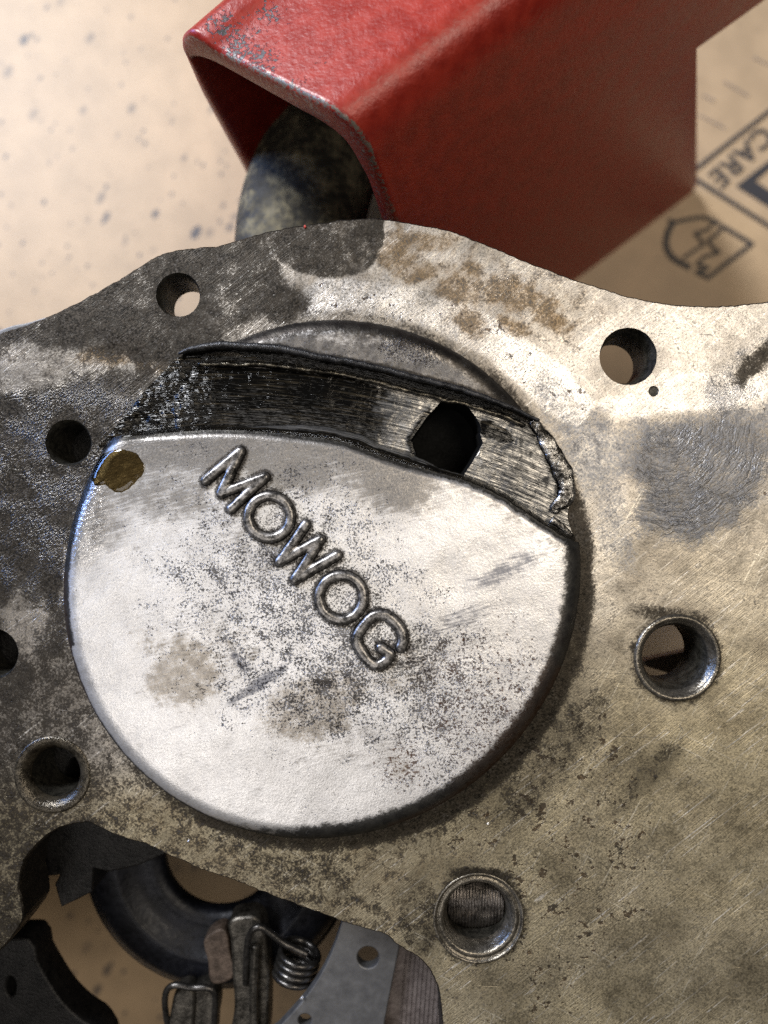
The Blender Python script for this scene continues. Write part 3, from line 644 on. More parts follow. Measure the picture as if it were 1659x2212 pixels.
def cover_masks(P):
    n = len(P); Q = np.c_[CX + (P[:, 0] - CX) / kd, CY + (P[:, 1] - CY) / kd]
    b = lambda *a, **k: blob(Q, *a, **k)
    dl = dist(P, low, False); du = dist(P, upp, False)
    v = P - dC; r = np.hypot(*v.T); th = np.arctan2(v[:, 1], v[:, 0]); e = rim(th) - r; deg = np.degrees(th)
    fb = fbm(Q, 120, 4, 80)
    stain = .92 * sstep(170, 20, dl + 110 * (fb - .5)) * sstep(1010, 880, Q[:, 0])
    stain = np.maximum(stain, .42 * sstep(60, 10, dl)); stain = np.maximum(stain, .62 * b(330, 1060, 150, 60, 10, soft=.6, seed=81))
    stain = np.maximum(stain, .75 * b(620, 1010, 150, 55, 12, soft=.6, seed=82)); stain = np.maximum(stain, .55 * b(830, 1030, 130, 60, 20, soft=.5, seed=83))
    stain = np.maximum(stain, .45 * b(240, 1120, 60, 110, 10, soft=.6, seed=84)); stain = np.maximum.reduce([stain, .36 * b(560, 1160, 170, 80, 40, soft=.7, seed=181), .34 * b(930, 1390, 120, 70, -20, soft=.7, seed=182), .30 * b(470, 1380, 120, 80, 20, soft=.7, seed=183), .30 * b(760, 1600, 160, 60, -10, soft=.7, seed=184)])
    brown = np.maximum.reduce([.95 * b(405, 1455, 72, 85, 25, soft=.3, seed=85), .50 * b(330, 1380, 70, 35, 20, soft=.5, seed=86), .88 * b(680, 1515, 105, 76, -20, soft=.4, seed=87), .35 * b(520, 1390, 70, 60, seed=88), .6 * b(860, 1648, 22, 28, seed=89, soft=.6), 0.65 * b(870, 1440, 95, 55, 20, seed=90)])
    speck = .34 + .50 * b(640, 1290, 270, 220, 35, soft=.7, warp=.3, seed=91) + .40 * b(1000, 1560, 190, 190, -40, soft=.6, seed=92) + .35 * b(860, 1430, 120, 70, 20, seed=93) + .30 * b(700, 1520, 90, 70, seed=94)
    speck = speck - .30 * b(330, 1650, 200, 120, 40, soft=.5, seed=95) - .22 * b(200, 1350, 90, 170, soft=.5, seed=96) - .3 * b(1000, 1150, 160, 90, 25, soft=.5, seed=97)
    smear = np.maximum.reduce([.62 * b(1090, 1232, 100, 26, -27, soft=.6, seed=98), .45 * b(1000, 1330, 90, 22, -25, soft=.6, seed=99), .80 * b(560, 1475, 75, 13, -32, soft=.5, seed=100, size=18), .65 * b(520, 1425, 36, 12, 50, soft=.6, seed=101), .35 * b(890, 1420, 60, 35, 30, seed=102)])
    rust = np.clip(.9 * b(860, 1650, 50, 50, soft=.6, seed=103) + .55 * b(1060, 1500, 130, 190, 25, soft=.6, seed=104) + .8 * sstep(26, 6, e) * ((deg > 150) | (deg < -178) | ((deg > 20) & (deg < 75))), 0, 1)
    rb = sstep(-40, -10, deg) * sstep(135, 80, deg); side = sstep(32 + 34 * rb, 8 + 20 * rb, e); edge = side * (.78 + .22 * sstep(-40, -20, deg) * sstep(120, 100, deg))  # shade of the lower right rim painted into the edge mask
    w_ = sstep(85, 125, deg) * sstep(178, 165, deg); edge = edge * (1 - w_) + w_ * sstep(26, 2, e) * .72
    lf = np.where((deg > 165) | (deg < -150), 1.0, 0.0); edge = np.maximum(edge, lf * sstep(34, 16, e)); edge = np.maximum(edge, .92 * sstep(20, 8, e))  # left rim darkened to paint in its dark reflection
    edge = np.maximum(edge, .9 * b(1232, 1205, 12, 26, 0, seed=105, size=15))
    edge = np.maximum(edge, .9 * sstep(14, 3, dl)); edge = np.maximum(edge, .95 * sstep(9, 0, du))
    dust_shade = np.zeros(n)
    for c, ss in LETTERS: dust_shade = np.maximum(dust_shade, .9 * sstep(23, 13, stroke_d(P, ss)))  # dirt ring round the letters, darkened further as their painted shadow
    dust_shade = np.maximum(dust_shade, .55 * b(600, 1190, 60, 20, 40, seed=106, size=20)); dust_shade = np.maximum(dust_shade, .45 * b(720, 1130, 30, 24, seed=107))
    wet = np.maximum(.9 * b(195, 1120, 42, 110, 8, soft=.4, seed=108), .25 * sstep(50, 5, dl) * sstep(900, 500, Q[:, 0]))
    return np.c_[np.clip(stain * 1.2, 0, 1), np.clip(brown, 0, 1), np.clip(speck, 0, 1), np.clip(smear, 0, 1)], np.c_[rust, np.clip(edge, 0, 1), dust_shade, np.clip(wet, 0, 1)]
# main face
aL, aR = ang_of(low[0]), ang_of(low[-1])
arcp = onrim(aR, aL + 2 * np.pi, 520)[1:-1]
outm = np.vstack([low, arcp])
VM, FM = cdt(outm, (), 4.2)
zM, eM = zcover(VM)
dl = dist(VM, low, False)
zM = zM - 7 * sstep(16, 0, dl) * sstep(250, 420, VM[:, 0]) + (fbm(VM, 110, 3, 110) - .5) * 2.6
zM = zM - 3.5 * blob(VM, 520, 1450, 90, 70, 0, .7, .2, 111) - 2.5 * blob(VM, 1040, 1210, 110, 40, -25, .7, .2, 112)
A, B = cover_masks(VM)
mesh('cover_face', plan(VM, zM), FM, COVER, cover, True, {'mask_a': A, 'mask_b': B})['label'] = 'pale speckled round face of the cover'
# rolled inner lip along the slot
lowz = zcover(low)[0] - 7 * sstep(250, 420, low[:, 0])
LN = np.gradient(low, axis=0); LN = np.c_[LN[:, 1], -LN[:, 0]]; LN /= np.linalg.norm(LN, axis=1)[:, None]
wd = (9 + 15 * sstep(520, 700, low[:, 0]) * sstep(960, 860, low[:, 0]) + 7 * (fbm(low, 25, 3, 113)))[:, None]
lip = strip([plan(low, lowz), plan(low + LN * wd * .3, lowz - 3), plan(low + LN * wd * .75, lowz - 12), plan(low + LN * wd, lowz - 24), plan(low + LN * wd, np.full(len(low), 2.0))], closed=False)
lb = np.vstack([np.c_[v_ + .35 * sstep(620, 480, low[:, 0]) + .2 * sstep(880, 940, low[:, 0]), .5 + 0 * low[:, 0], .2 + 0 * low[:, 0], 0 * low[:, 0]] for v_ in (.95, .85, .30, .45, .95)])
la = np.vstack([np.c_[np.full(len(low), .1 * r), low[:, 0] / 300, np.zeros(len(low)), np.zeros(len(low))] for r in range(5)])
mesh('slot_lip', lip[0], lip[1], GROOVE, cover, True, {'mask_a': np.clip(lb, 0, 1), 'mask_b': la})['label'] = 'bright rolled lower lip of the slot'
# upper crescent
uL, uR = ang_of(upp[0]), ang_of(upp[-1])
arcu = onrim(uR, uL, 260)[1:-1]
outu = np.vstack([upp, arcu])
VU, FU = cdt(outu, (), 4.2)
zU, eU = zcover(VU); du = dist(VU, upp, False)
zU = zU - 16 * sstep(95, 0, du)
A, B = cover_masks(VU)
xs = VU[:, 0]
A[:, 0] = np.clip(1.05 - .30 * blob(VU, 740, 735, 130, 24, 5, .6, .3, 114) + .3 * sstep(40, 10, du), 0, 1); A[:, 2] = .35 + .5 * blob(VU, 880, 765, 60, 28, 15, .5, .4, 115); A[:, 3] = .25
B[:, 1] = np.clip(sstep(44, 12, eU) * .85 + .9 * sstep(10, 0, du) + .40, 0, 1); B[:, 3] = .55 * blob(VU, 880, 765, 70, 30, 15, .5, .4, 116) + .15; B[:, 0] = .1
mesh('upper_crescent', plan(VU, zU), FU, COVER, cover, True, {'mask_a': A, 'mask_b': B})['label'] = 'grey crescent of cover left above the slot'
# underside of the upper lip: dark torn wall
upp = lw(upp_raw); upp[:, 1] += (fbm(upp, 14, 3, 71) - .5) * 5; uz = np.maximum(zcover(upp)[0] - 16, 22)
UN = np.gradient(upp, axis=0); UN = np.c_[-UN[:, 1], UN[:, 0]]; UN /= np.linalg.norm(UN, axis=1)[:, None]
uw = (12 + 16 * sstep(1150, 900, upp[:, 0]))[:, None]
ul = strip([plan(upp, uz), plan(upp + UN * 3, uz - 3), plan(upp + UN * 4, uz - 16), plan(upp + UN * uw * .5, uz - 26), plan(upp + UN * uw, np.full(len(upp), 9.)), plan(upp + UN * (uw + 2), np.full(len(upp), 2.))], closed=False)
nb = len(upp)
la = np.vstack([np.c_[np.full(nb, .1 * r), upp[:, 0] / 300, np.zeros(nb), np.zeros(nb)] for r in range(6)])
lb = np.vstack([np.c_[np.full(nb, 1.0 if r < 4 else .75), np.full(nb, .5), np.full(nb, .25), np.zeros(nb)] for r in range(6)])
mesh('torn_wall', ul[0], ul[1], GROOVE, cover, True, {'mask_a': lb, 'mask_b': la})['label'] = 'dark torn wall under the crescent'
lp = catmull([(384, 764), (400, 757), (430, 750), (473, 745), (555, 749), (615, 754), (681, 769), (752, 781), (823, 796), (912, 819), (1001, 842), (1061, 863), (1120, 886), (1166, 908)], 5)
lp[:, 1] += (fbm(lp, 18, 3, 72) - .5) * 4; lr = np.interp(np.linspace(0, 1, len(lp)), [0, .04, .12, .8, 1], [2.5, 7, 8.5, 6.5, 3]) + (fbm(lp, 20, 3, 73) - .5) * 2
V, Fc = tube(plan(lw(lp), 40 + 3 * np.sin(np.linspace(0, 3.1, len(lp)))), lr * S, 12, True, 1.1)
mesh('raised_lip', V, Fc, mat_simple('dark_lip_metal', (0.008, 0.008, 0.009), (0.05, 0.05, 0.052), 16, .6, .3, 2.0), cover)['label'] = 'sharp dark raised lip along the top of the slot'
ld = catmull([(428, 786), (555, 787), (681, 800), (752, 812), (823, 827), (912, 851), (1001, 873), (1061, 890), (1135, 918)], 5); ld[:, 1] += (fbm(ld, 30, 3, 74) - .5) * 7
V, Fc = tube(plan(lw(ld, 18), 15), (4.2 + 3 * (fbm(ld, 24, 3, 75) - .5)) * S, 10, True, 1.0)
mesh('slot_ledge', V, Fc, mat_simple('scraped_ledge_metal', (0.02, 0.018, 0.015), (0.30, 0.27, 0.21), 26, .85, .25, 1.5, None, .40, .72), cover)['label'] = 'thin scraped ledge below the raised lip'
# slot floor
flo = np.vstack([lw(catmull([(384, 772), (430, 768), (555, 772), (681, 790), (823, 815), (912, 838), (1001, 860), (1061, 878), (1150, 915), (1185, 938), (1210, 976), (1236, 1020), (1240, 1056), (1232, 1085), (1226, 1118), (1240, 1162)], 6), 5),
                 lw(catmull([(1240, 1170), (1165, 1132), (1120, 1105), (1076, 1078), (1001, 1046), (927, 1026), (862, 1010), (823, 996), (737, 966), (638, 952), (539, 942), (456, 940), (373, 944), (274, 954), (214, 966), (236, 942), (275, 894), (320, 840)], 6), 5)])
hx5 = lw(hexa, 5)
VF, FF = cdt(flo, [hx5], 4.2)
oc = np.array([470.0, 2600.0]); rr = np.hypot(VF[:, 0] - oc[0], VF[:, 1] - oc[1]); ta = np.arctan2(VF[:, 1] - oc[1], VF[:, 0] - oc[0])
zf = 5 + 9 * np.sin(np.clip((rr - 1640) / 170, 0, 1) * np.pi) * sstep(1240, 1100, VF[:, 0]) * sstep(250, 420, VF[:, 0]) + (fbm(VF, 22, 4, 120) - .5) * (3 + 9 * sstep(480, 330, VF[:, 0]))
zf += 9 * sstep(40, 0, dist(VF, np.array([(225, 955), (320, 850), (388, 785)], float), False)) * fbm(VF, 16, 3, 121)
bl = .95 * sstep(900, 700, VF[:, 0] + 120 * (fbm(VF, 80, 4, 122) - .5)) + .32 * sstep(1020, 1100, VF[:, 0]) * fbm(VF, 60, 3, 123) + .2
bl = np.maximum(bl, .9 * blob(VF, 1070, 935, 42, 18, 25, .3, .4, 124, 20)); bl = np.maximum(bl, .85 * sstep(22, 0, dist(VF, lw(hexa, 5))) * (VF[:, 0] < 930)); bl = np.maximum(bl, .8 * sstep(20, 4, dist(VF, lw(np.array([(1144, 917), (1156, 938), (1177, 970), (1186, 997), (1210, 1036), (1205, 1100)], float), 5), False)))
dup_ = dist(VF, upp, False); bl = bl - .55 * sstep(5, 0, np.abs(dup_ - 36 - 6 * (fbm(VF, 60, 2, 127) - .5))) * sstep(400, 470, VF[:, 0]) * sstep(1150, 1050, VF[:, 0]); bl = np.maximum(bl, .95 * sstep(30, 22, dup_))  # black band below the upper lip paints its shadow into the floor
wt = np.maximum(.95 * sstep(560, 380, VF[:, 0] + 90 * (fbm(VF, 60, 3, 125) - .5)), .30) ; wt = np.maximum(wt, .5 * blob(VF, 1070, 960, 60, 60, 0, .5, .3, 126))
mesh('slot_floor', plan(VF, zf), FF, GROOVE, cover, True, {'mask_a': np.c_[np.clip(bl, 0, 1), 0 * bl, wt, 0 * bl], 'mask_b': np.c_[(rr - 1500) / 300, (ta + 1.6) * 5, 0 * bl, 0 * bl]})['label'] = 'black oily scraped floor of the slot'
# bright torn flange at the right end of the slot
fp = catmull([(1150, 908), (1172, 938), (1193, 975), (1212, 1012), (1224, 1046), (1222, 1076), (1203, 1094), (1196, 1108)], 5)
fr = np.interp(np.arange(len(fp)) / len(fp), [0, .2, .5, .75, .9, 1], [9, 13, 17, 16, 13, 7]); fr = fr * 1.15 + (fbm(fp, 30, 3, 130) - .5) * 12
P3 = plan(lw(fp, 10), 9 + 5 * fbm(fp, 30, 3, 131)); V, Fc = tube(P3, fr * S, 18, True, .32)
V = V + (fbm(V[:, :2] / S, 9, 3, 133)[:, None] - .5) * np.array([0, 0, 7]) * S
mesh('torn_flange', V, Fc, SHINY, cover)['label'] = 'bright torn metal flange at the slot end'
fp = catmull([(1190, 1122), (1214, 1138), (1236, 1160)], 4); V, Fc = tube(plan(lw(fp, 20), 22), np.linspace(9, 5, len(fp)) * S, 12, True, .6); mesh('torn_flange', V, Fc, SHINY, cover)
# letters
for c, ss in LETTERS:
    allp = np.vstack(ss); lo, hi = allp.min(0) - 22, allp.max(0) + 22; st = 2.6
    gx, gy = np.meshgrid(np.arange(lo[0], hi[0], st), np.arange(lo[1], hi[1], st)); G = np.c_[gx.ravel(), gy.ravel()]
    d = stroke_d(G, ss); wv = 12.0 + 2.4 * (fbm(G, 30, 3, 140) - .5)
    if c == 'G':
        wv = wv + .6
    t = np.clip(d / wv, 0, 1.3)
    hgt = np.where(t < 1, np.sqrt(np.maximum(0, 1 - t ** 2.9)), 0); hz = 12.5 * hgt - 5.0 * sstep(.9, 1.25, t)
    z0 = zcover(G)[0] + (fbm(G, 110, 3, 110) - .5) * 2.6
    use = t < 1.24; idx = -np.ones(len(G), int); R_, C_ = gx.shape; u2 = use.reshape(R_, C_); quads = []
    for r in range(R_ - 1):
        for q in range(C_ - 1):
            if u2[r, q] and u2[r + 1, q] and u2[r, q + 1] and u2[r + 1, q + 1]:
                quads.append((r * C_ + q, (r + 1) * C_ + q, (r + 1) * C_ + q + 1, r * C_ + q + 1))
    us = np.unique(np.array(quads)); idx[us] = np.arange(len(us))
    o = mesh('letter', plan(G[us], (z0 + hz + .3)[us]), [tuple(idx[i] for i in f) for f in quads], LETTER, cover, True, {'mask_a': np.c_[hgt[us], hgt[us], hgt[us], hgt[us]]})
    o['label'] = 'raised rounded letter ' + c
# ---- oil puddle on the cover
pud = catmull([(205, 985), (238, 972), (275, 972), (300, 985), (312, 1008), (306, 1030), (288, 1048), (262, 1062), (240, 1058), (226, 1046), (205, 1048), (190, 1030), (193, 1005)], 4, True)
pud = lw(pud + normals2(pud) * ((fbm(pud, 14, 3, 150) - .5) * 8)[:, None]); Vq, Fq = cdt(pud, (), 3.2)
dq = dist(Vq, pud); zq = zcover(Vq)[0] + (fbm(Vq, 110, 3, 110) - .5) * 2.6 - .2 + 2.6 * np.sqrt(np.clip(dq / 12, 0, 1)) - 1.2 * sstep(6, 30, dq)
po = mesh('oil_puddle', plan(Vq, zq), Fq, OIL); tag(po, 'small brown glossy oil puddle on the cover near the slot', 'oil puddle')

# ================================================================= RED STEEL STAND
DR = 1500.0
def ray(px, py, d): return np.array([(px - CX) / F * d, (py - CY) / F * d, d])      # x right, y down, depth
def toW(p): return (p[0] * S, -p[1] * S, (F - p[2] + ZO) * S)
Lt = ray(396, 85, DR + 130); Rg = ray(764, 268, DR)
md = (Rg - Lt)[:2]; mn = np.array([-md[1], md[0]]); mn /= np.linalg.norm(mn); mc = mn @ Lt[:2]
def on_mouth(px, py):
    a = ray(px, py, 1.0); return a * (mc / (mn @ a[:2]))
ax = np.array([390., -290.]); ax /= np.linalg.norm(ax); an_ = np.array([-ax[1], ax[0]])
def cat_n(pts, m):
    P = np.asarray(pts, float); n = len(P); out = []
    for i in range(n - 1):
        p1, p2 = P[i], P[i + 1]; p0 = P[i - 1] if i else 2 * p1 - p2; p3 = P[i + 2] if i + 2 < n else 2 * p2 - p1
        for t in np.arange(m) / m:
            out.append(0.5 * (2 * p1 + (p2 - p0) * t + (2 * p0 - 5 * p1 + 4 * p2 - p3) * t * t + (3 * p1 - p0 - 3 * p2 + p3) * t ** 3))
    return np.array(out + [P[-1]])
mo_img = cat_n([(640, 690), (612, 590), (548, 404), (495, 300), (440, 198), (407, 122), (396, 96), (396, 78), (410, 66), (440, 82), (483, 112), (569, 155), (655, 198), (715, 228), (764, 268), (797, 314), (817, 364), (840, 423), (860, 480), (885, 570), (925, 740)], 5)
mi_img = cat_n([(652, 690), (622, 588), (560, 404), (508, 300), (456, 205), (424, 142), (417, 130), (416, 124), (421, 122), (440, 124), (483, 142), (582, 198), (649, 236), (701, 265), (748, 304), (781, 357), (800, 395), (814, 437), (832, 490), (858, 575), (898, 740)], 5)
mo = np.array([on_mouth(*p) for p in mo_img]); mi = np.array([on_mouth(*p) for p in mi_img])
jc = int(np.argmin(np.hypot(mo_img[:, 0] - 840, mo_img[:, 1] - 423)))       # from here on: the flat right face
p0, p1 = mo[jc], mo[-1]
qn = np.cross(np.array([ax[0], ax[1], 0]), p1 - p0); qn /= np.linalg.norm(qn); qc = qn @ p0
def on_q(px, py):
    a = ray(px, py, 1.0); return a * (qc / (qn @ a))
e_top = p0 + np.array([ax[0], ax[1], 0]) * 1.0
# right end edge of that face
Tq = ((1505 - CX) * p0[2] / F - p0[0]) / ax[0]; E0 = p0 + np.array([ax[0], ax[1], 0]) * Tq
line_img = [(1505, E0[1] / E0[2] * F + CY), (1505, 412), (1290, 622), (1200, 712)]
li = catmull([line_img[0], line_img[1]], 40); li2 = catmull([line_img[1], line_img[2], line_img[3]], 40)
endq = [on_q(*p) for p in np.vstack([li, li2[1:]])]
nq = len(mo) - jc; tq = np.linspace(0, len(endq) - 1, nq); endq = np.array([[np.interp(t, range(len(endq)), [e[k_] for e in endq]) for k_ in range(3)] for t in tq])
left_dir = np.array([95., -90.]); left_dir /= np.linalg.norm(left_dir)
ends = []
for i in range(len(mo)):
    if i >= jc: ends.append(endq[i - jc]); continue
    f = sstep(0, jc, i); d2 = left_dir * (1 - f) + ax * f; d2 /= np.linalg.norm(d2)
    Lx = (endq[0] - p0)[:2] @ ax
    ends.append(mo[i] + np.array([d2[0], d2[1], 0]) * Lx)
ends = np.array(ends)
rows = 26; tt = np.linspace(0, 1, rows) ** 1.4
grid = [mo * (1 - t) + ends * t for t in tt]
# outward normals along the mouth for wall thickness
cen = mo[:jc + 6].mean(0) + np.array([40, 60, 250])
def offs(P, th):
    T = np.gradient(P, axis=0); A_ = np.array([ax[0], ax[1], 0]); Nn = np.cross(T, A_); Nn /= np.linalg.norm(Nn, axis=1)[:, None]
    sg = np.sign(np.einsum('ij,ij->i', Nn, cen - P)); sg = np.where(np.abs(sg) < .5, 1, sg); sgm = np.median(sg)
    return P + Nn * sgm * th
THK = 34.0
inner = [mi * (1 - t) + offs(ends, THK) * t for t in tt]
edge_r = [mo - np.array([ax[0], ax[1], 0]) * 4 * .0, ]
def ring3(P): return np.array([toW(p) for p in P])
A3 = np.array([ax[0], ax[1], 0])
M3 = np.array([mn[0], mn[1], 0]) * (1 if mn[1] > 0 else -1)
lip1 = mo + (mi - mo) * .14 + M3 * 5; lip2 = mo + (mi - mo) * .86 + M3 * 4
rings = [ring3(g_) for g_ in inner[::-1]] + [ring3(lip2), ring3(lip1)] + [ring3(g_) for g_ in grid]
Vr, Fr = strip(rings, closed=False)
nr = len(mo); nrows = len(rings)
chip = np.zeros((nrows, nr)); worn = np.zeros((nrows, nr))
for r in range(nrows):
    if r in (rows, rows + 1): worn[r] = .36 + .1 * (r == rows + 1)
    if r >= rows + 2:
        g_ = grid[r - rows - 2]; ip = np.c_[g_[:, 0] / g_[:, 2] * F + CX, g_[:, 1] / g_[:, 2] * F + CY]
        dm = dist(ip, mo_img, False)
        top_face = sstep(380, 430, ip[:, 0]) * sstep(0, 1, jc - np.arange(nr))
        worn[r] = .62 * sstep(16, 2, dm) * sstep(420, 520, ip[:, 0]) * sstep(860, 800, ip[:, 0])
        ch = .50 * np.maximum.reduce([np.exp(-(np.hypot(ip[:, 0] - a, ip[:, 1] - b_) / w) ** 2) for a, b_, w in [(510, 100, 70), (560, 140, 60), (480, 60, 50), (590, 30, 40), (650, 190, 50), (700, 120, 40)]])
        chip[r] = (.62 * ch + .13 * sstep(760, 560, ip[:, 0] + 1.0 * ip[:, 1] - 100)) * top_face + .12 * top_face
        if r == rows + 2: worn[r] = np.maximum(worn[r], .5 * sstep(420, 520, ip[:, 0]))
stand = empty('red_steel_stand', toW(np.array([60, -560, 3300])), 'red painted steel box stand with open mouth behind the plate', 'steel stand')
mesh('box_channel', Vr, Fr, RED, stand, True, {'mask_a': np.c_[chip.ravel(), worn.ravel(), 0 * chip.ravel(), 0 * chip.ravel()]})
def qoff(px, py, off):
    return on_q(px, py) + qn * off
sg = -1 if (qn @ (cen - p0)) > 0 else 1
arm = [(1440, -160), (1440, 178), (1505, 131), (1800, -80), (1800, -160)]
f_ = np.array([toW(qoff(x, y, -sg * 30)) for x, y in arm]); b_ = np.array([toW(qoff(x, y, -sg * 200)) for x, y in arm]); na = len(arm)
Va = np.vstack([f_, b_]); Fa = [tuple(range(na)), tuple(range(2 * na - 1, na - 1, -1))] + [(i, (i + 1) % na, na + (i + 1) % na, na + i) for i in range(na)]
oa = mesh('cross_arm', Va, Fa, RED, stand, False, {'mask_a': np.zeros((len(Va), 4))}); oa['label'] = 'narrower red arm running on beyond the box'
wi = [q + A3 * 215 for q in offs(mo, THK + 6)]; wf = np.array([toW(p) for p in wi])
mesh('mouth_shade_sheet', wf, [tuple(range(len(wf)))], BLACK, stand, False)  # added black sheet that stands in for the shade inside the mouth
# curved bar that comes out of the mouth
bp = catmull([(920, 130), (840, 190), (760, 262), (700, 335), (668, 410), (650, 490), (645, 600), (650, 700)], 12)
bd = np.linspace(2180, 2080, len(bp)); P3 = np.array([toW(ray(x, y, d)) for (x, y), d in zip(bp, bd)])
brd = np.interp(np.linspace(0, 1, len(bp)), [0, .35, .6, 1], [118, 130, 138, 140]) * 2100 / F
V, Fc = tube(P3, brd * S, 40, True, .62); tag(mesh('curved_bar', V, Fc, BAR), 'dark worn thick curved steel bar coming out of the red box', 'steel bar')

# ================================================================= PARTS SEEN THROUGH THE OPENING
def z7(x, y): return (0.5 * x, 1645.8 + 0.5 * y)
# dark dished ring
rc = np.array([470, 1850.]); kz = (F + 330) / F
rcx, rcy = CX + (rc[0] - CX) * kz, CY + (rc[1] - CY) * kz
ringo = empty('dished_ring', plan([(rcx, rcy)], -420)[0], 'dark blued dished steel ring in the gap under the plate', 'ring')
V, Fc = lathe(rcx, rcy, [(122 * kz, -380), (118 * kz, -350), (126 * kz, -330), (150 * kz, -325), (190 * kz, -335), (205 * kz, -300), (215 * kz, -298), (262 * kz, -312), (284 * kz, -330), (290 * kz, -350), (290 * kz, -420)], 110); mesh('ring_body', V, Fc, BLUED, ringo)
V, Fc = lathe(rcx, rcy, [(291 * kz, -346), (297 * kz, -350), (299 * kz, -362), (291 * kz, -370)], 110); mesh('rim_bead', V, Fc, BLACK, ringo)
# black cast body that hangs below the rounded corner of the opening
cst = empty('black_casting', W(150, 1900, -420), 'black oily casting with small round hole at the lower left', 'casting')
pl = np.array([z7(*p) for p in [(-60, 850), (120, 775), (150, 860), (200, 950), (260, 1040), (330, 1110), (420, 1180), (420, 1300), (-60, 1300)]])
kk = (F + 240) / F; Qp = np.c_[CX + (pl[:, 0] - CX) * kk, CY + (pl[:, 1] - CY) * kk]; hc = z7(45, 972); hcx, hcy = CX + (hc[0] - CX) * kk, CY + (hc[1] - CY) * kk
eh = circle(0, 0, 1, 28) * np.array([17, 29]) + (hcx, hcy)
V, Fc = slab_plan(catmull(Qp, 20, True), -330, -240, 6, [eh]); mesh('casting_web', V, Fc, BLACK, cst)
pl = np.array([z7(*p) for p in [(160, 250), (400, 200), (720, 300), (712, 392), (600, 440), (470, 470), (398, 452), (394, 558), (330, 590), (268, 622), (243, 530), (264, 484), (206, 490), (196, 400), (150, 330)]])
V, Fc = slab(pl, -420, -180, 4); mesh('void_shade_block', V, Fc, BLACK, cst)  # added black block that stands in for the unlit void beside the ring
pl = np.array([(-300, 830), (60, 850), (250, 900), (330, 1000), (300, 1400), (230, 1590), (150, 1640), (120, 1700), (60, 1740), (-300, 1740)])
V, Fc = slab(catmull(pl, 14, True), -900, -132, 6); mesh('casting_wall', V, Fc, BLACK, cst)
sk = catmull([(-860, 3200), (-860, 2200), (-840, 1300), (-600, 1130), (-100, 960), (230, 790), (430, 735), (620, 800), (880, 940), (1120, 1120), (1290, 1420), (1400, 1800), (1500, 2300), (1560, 3100)], 30)  # unseen wall added to keep light off the cardboard below the opening
SN = np.gradient(sk, axis=0); SN = np.c_[SN[:, 1], -SN[:, 0]]; SN /= np.linalg.norm(SN, axis=1)[:, None]
V, Fc = strip([plan(sk, -130), plan(sk + SN * 40, -130), plan(sk + SN * 40, BOARD + 1), plan(sk, BOARD + 1), plan(sk, -130)], closed=False)
tag(mesh('light_block_wall', V, Fc, BLACK, None, False), 'added black wall under the plate that keeps light off the cardboard', 'housing')
# grey flat ring segment
gpl = np.array([z7(*p) for p in [(1500, 600), (1482, 690), (1440, 820), (1380, 940), (1300, 1050), (1200, 1160), (1140, 1230), (1640, 1230), (1655, 1132), (1690, 950), (1722, 790), (1740, 640)]])
kk = (F + 170) / F; cv = lambda p: (CX + (p[0] - CX) * kk, CY + (p[1] - CY) * kk)
V, Fc = slab_plan(np.array([cv(p) for p in catmull(gpl, 10, True)]), -200, -170, 3, [circle(*cv(z7(1590, 845)), 26 * kk, 40), circle(*cv(z7(1317, 1118)), 17 * kk, 32)])
seg = mesh('flat_ring_segment', V, Fc, GREY, None, False); tag(seg, 'smooth grey flat steel ring segment with round hole under the plate edge', 'ring segment')
# mauve machined wall beside it
hw = empty('housing_wall', W(900, 2150, -400), 'mauve brown machined housing face between grey segment and plate', 'housing')
pl = np.array([(862, 2000), (960, 2040), (1010, 2120), (1010, 2300), (822, 2300), (832, 2212), (846, 2120), (858, 2050)])
V, Fc = slab(catmull(pl, 10, True), -420, -215, 4); mesh('housing_face', V, Fc, MAUVE, hw, False)
for i in range(9):
    x0 = 870 + i * 9.5; V, Fc = tube(WA(catmull([(x0 + 10, 2040), (x0 + 2, 2120), (x0 - 8, 2260)], 12), -215), 2.2 * S, 6); mesh('tool_ridge', V, Fc, MAUVE, hw)
# light step of the housing under the plate at the upper left
fl = np.array([(-160, 790), (0, 716), (60, 700), (108, 687), (150, 690), (200, 760), (0, 860)])
V, Fc = slab(catmull(fl, 8, True), -260, -128.5, 4); tag(mesh('housing_flange', V, Fc, GREY, None, False), 'pale speckled grey flange edge showing under the plate corner', 'flange')
bk = np.array([(1380, 1432), (1405, 1425), (1490, 1406), (1520, 1440), (1500, 1500), (1469, 1492), (1451, 1454), (1409, 1441)])
V, Fc = slab(bk, -330, -300, 3); tag(mesh('flat_bracket', V, Fc, mat_simple('pale_grey_bracket', (0.40, 0.38, 0.36), (0.52, 0.49, 0.47), 60, .2, .5, 1), None, False), 'pale grey bracket corner seen down through the bright bushing', 'bracket')
# levers
lv = empty('release_lever', W(545, 2120, -400), 'dull steel release lever behind the coil spring', 'lever')
pl = np.array([z7(*p) for p in [(1000, 700), (1060, 680), (1110, 690), (1135, 780), (1150, 900), (1150, 1010), (1130, 1240), (1010, 1240), (1025, 1060), (1015, 900), (1010, 780)]])
V, Fc = slab(catmull(pl, 6, True), -300, -235, 8); mesh('lever_arm', V, Fc, LEVER, lv)
pl = np.array([z7(*p) for p in [(890, 772), (963, 732), (985, 830), (1004, 922), (922, 952), (905, 860)]])
V, Fc = slab(catmull(pl, 6, True), -300, -250, 5); mesh('lever_pad', V, Fc, RUSTY, lv, False)['label'] = 'brown rusted pad of the lever'
V, Fc = tube(np.array([W(*z7(x, y), -215) for x, y in catmull([(1105, 790), (1100, 900), (1095, 1010), (1100, 1240)], 10)]), 11 * S, 12); mesh('lever_rib', V, Fc, LEVER, lv)
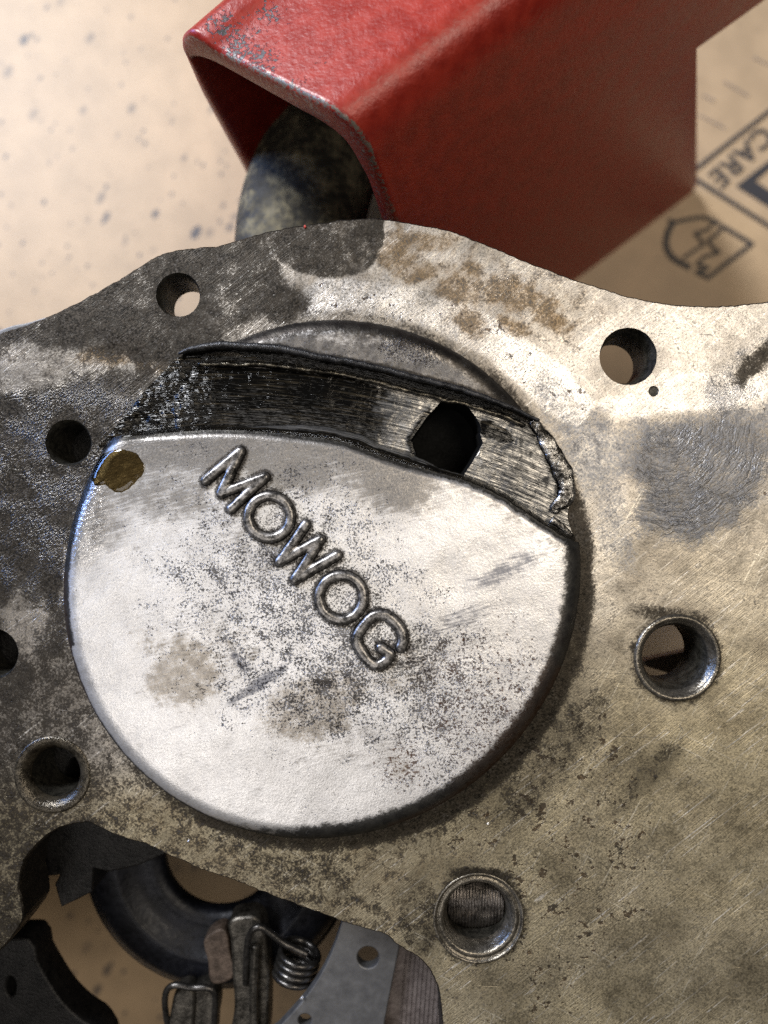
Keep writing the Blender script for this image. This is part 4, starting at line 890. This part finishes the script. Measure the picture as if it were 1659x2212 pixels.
lv2 = empty('small_lever', W(430, 2190, -400), 'small bright steel lever inside the wire clip at the bottom edge', 'lever')
pl = np.array([z7(*p) for p in [(770, 1000), (820, 990), (830, 1060), (800, 1240), (720, 1240), (745, 1100)]]); V, Fc = slab(catmull(pl, 6, True), -300, -255, 8); mesh('lever_arm', V, Fc, LEVER, lv2)
pl = np.array([z7(*p) for p in [(845, 1000), (905, 985), (925, 1040), (915, 1120), (900, 1240), (830, 1240), (840, 1080)]]); V, Fc = slab(catmull(pl, 6, True), -310, -265, 12); mesh('lever_arm', V, Fc, LEVER, lv2)
# torsion spring
sp = empty('torsion_spring', W(645, 2085, -330), 'dark coiled torsion spring with hairpin arm in the gap under the plate', 'spring')
c0 = np.array(W(*z7(1300, 812), -240)); c1 = np.array(W(*z7(1268, 925), -240)); axv = c1 - c0; Lc = np.linalg.norm(axv); axv /= Lc
u = np.cross(axv, (0, 0, 1)); u /= np.linalg.norm(u); v = np.cross(axv, u); tr = 4.0; t = np.linspace(0, tr * 2 * np.pi, 140)
coil = c0 + np.outer(t / t[-1] * Lc, axv) + 47 * S * (np.cos(t)[:, None] * u + np.sin(t)[:, None] * v)
V, Fc = tube(coil, 8.0 * S, 10); mesh('coil', V, Fc, WIRE, sp)
hp = np.array([W(*z7(x, y), z) for x, y, z in [(1062, 960, -222), (1064, 880, -215), (1068, 790, -205), (1085, 735, -198), (1118, 712, -196), (1160, 733, -200), (1230, 785, -205), (1330, 832, -205)]])
V, Fc = tube(catmull(hp, 4 * S), 8.0 * S, 10); mesh('hairpin_arm', V, Fc, WIRE, sp)
# wire clip
wc = np.array([W(*z7(x, y), z) for x, y, z in [(735, 1240, -270), (722, 1130, -260), (712, 1040, -250), (722, 985, -245), (760, 964, -242), (830, 975, -242), (890, 974, -242), (925, 995, -245), (930, 1050, -250), (920, 1240, -270)]])
V, Fc = tube(catmull(wc, 4 * S), 8.0 * S, 10); tag(mesh('wire_clip', V, Fc, WIRE), 'bent dark wire clip over small lever at the bottom edge', 'wire clip')
# small debris
def crumb(name, px, py, z, r, mat, label, cat, group=None):
    P = rng.normal(size=(14, 3)); P /= np.linalg.norm(P, axis=1)[:, None]; P *= rng.uniform(.6, 1.1, (14, 1)) * r * S * np.array([1, 1, .6])
    import bmesh
    bm = bmesh.new(); [bm.verts.new(p) for p in P]; bmesh.ops.convex_hull(bm, input=bm.verts); me = bpy.data.meshes.new(name); bm.to_mesh(me); bm.free()
    me.materials.append(mat); o = link(bpy.data.objects.new(name, me)); o.location = W(px, py, z + r * .4); return tag(o, label, cat, group)
REDCHIP = mat_simple('red_paint_flake', (0.4, 0.03, 0.02), (0.55, 0.08, 0.06), 8, 0, .4, 1)
PALE = mat_simple('pale_metal_chip', (0.55, 0.53, 0.5), (0.75, 0.73, 0.7), 6, .6, .3, 1)
crumb('paint_flake', 659, 490, 0, 4.5, REDCHIP, 'tiny red paint flake on the plate top edge', 'paint flake')
crumb('metal_chip', 408, 1817, 0, 4, PALE, 'tiny pale metal chip between cover and opening', 'metal chip')
crumb('metal_chip', 653, 2156, -165, 6, PALE, 'pale metal chip on the inner edge of the grey ring segment', 'metal chip')
crumb('metal_chip', 1054, 1780, 0, 3.5, PALE, 'tiny bright chip on the plate below the cover', 'metal chip')
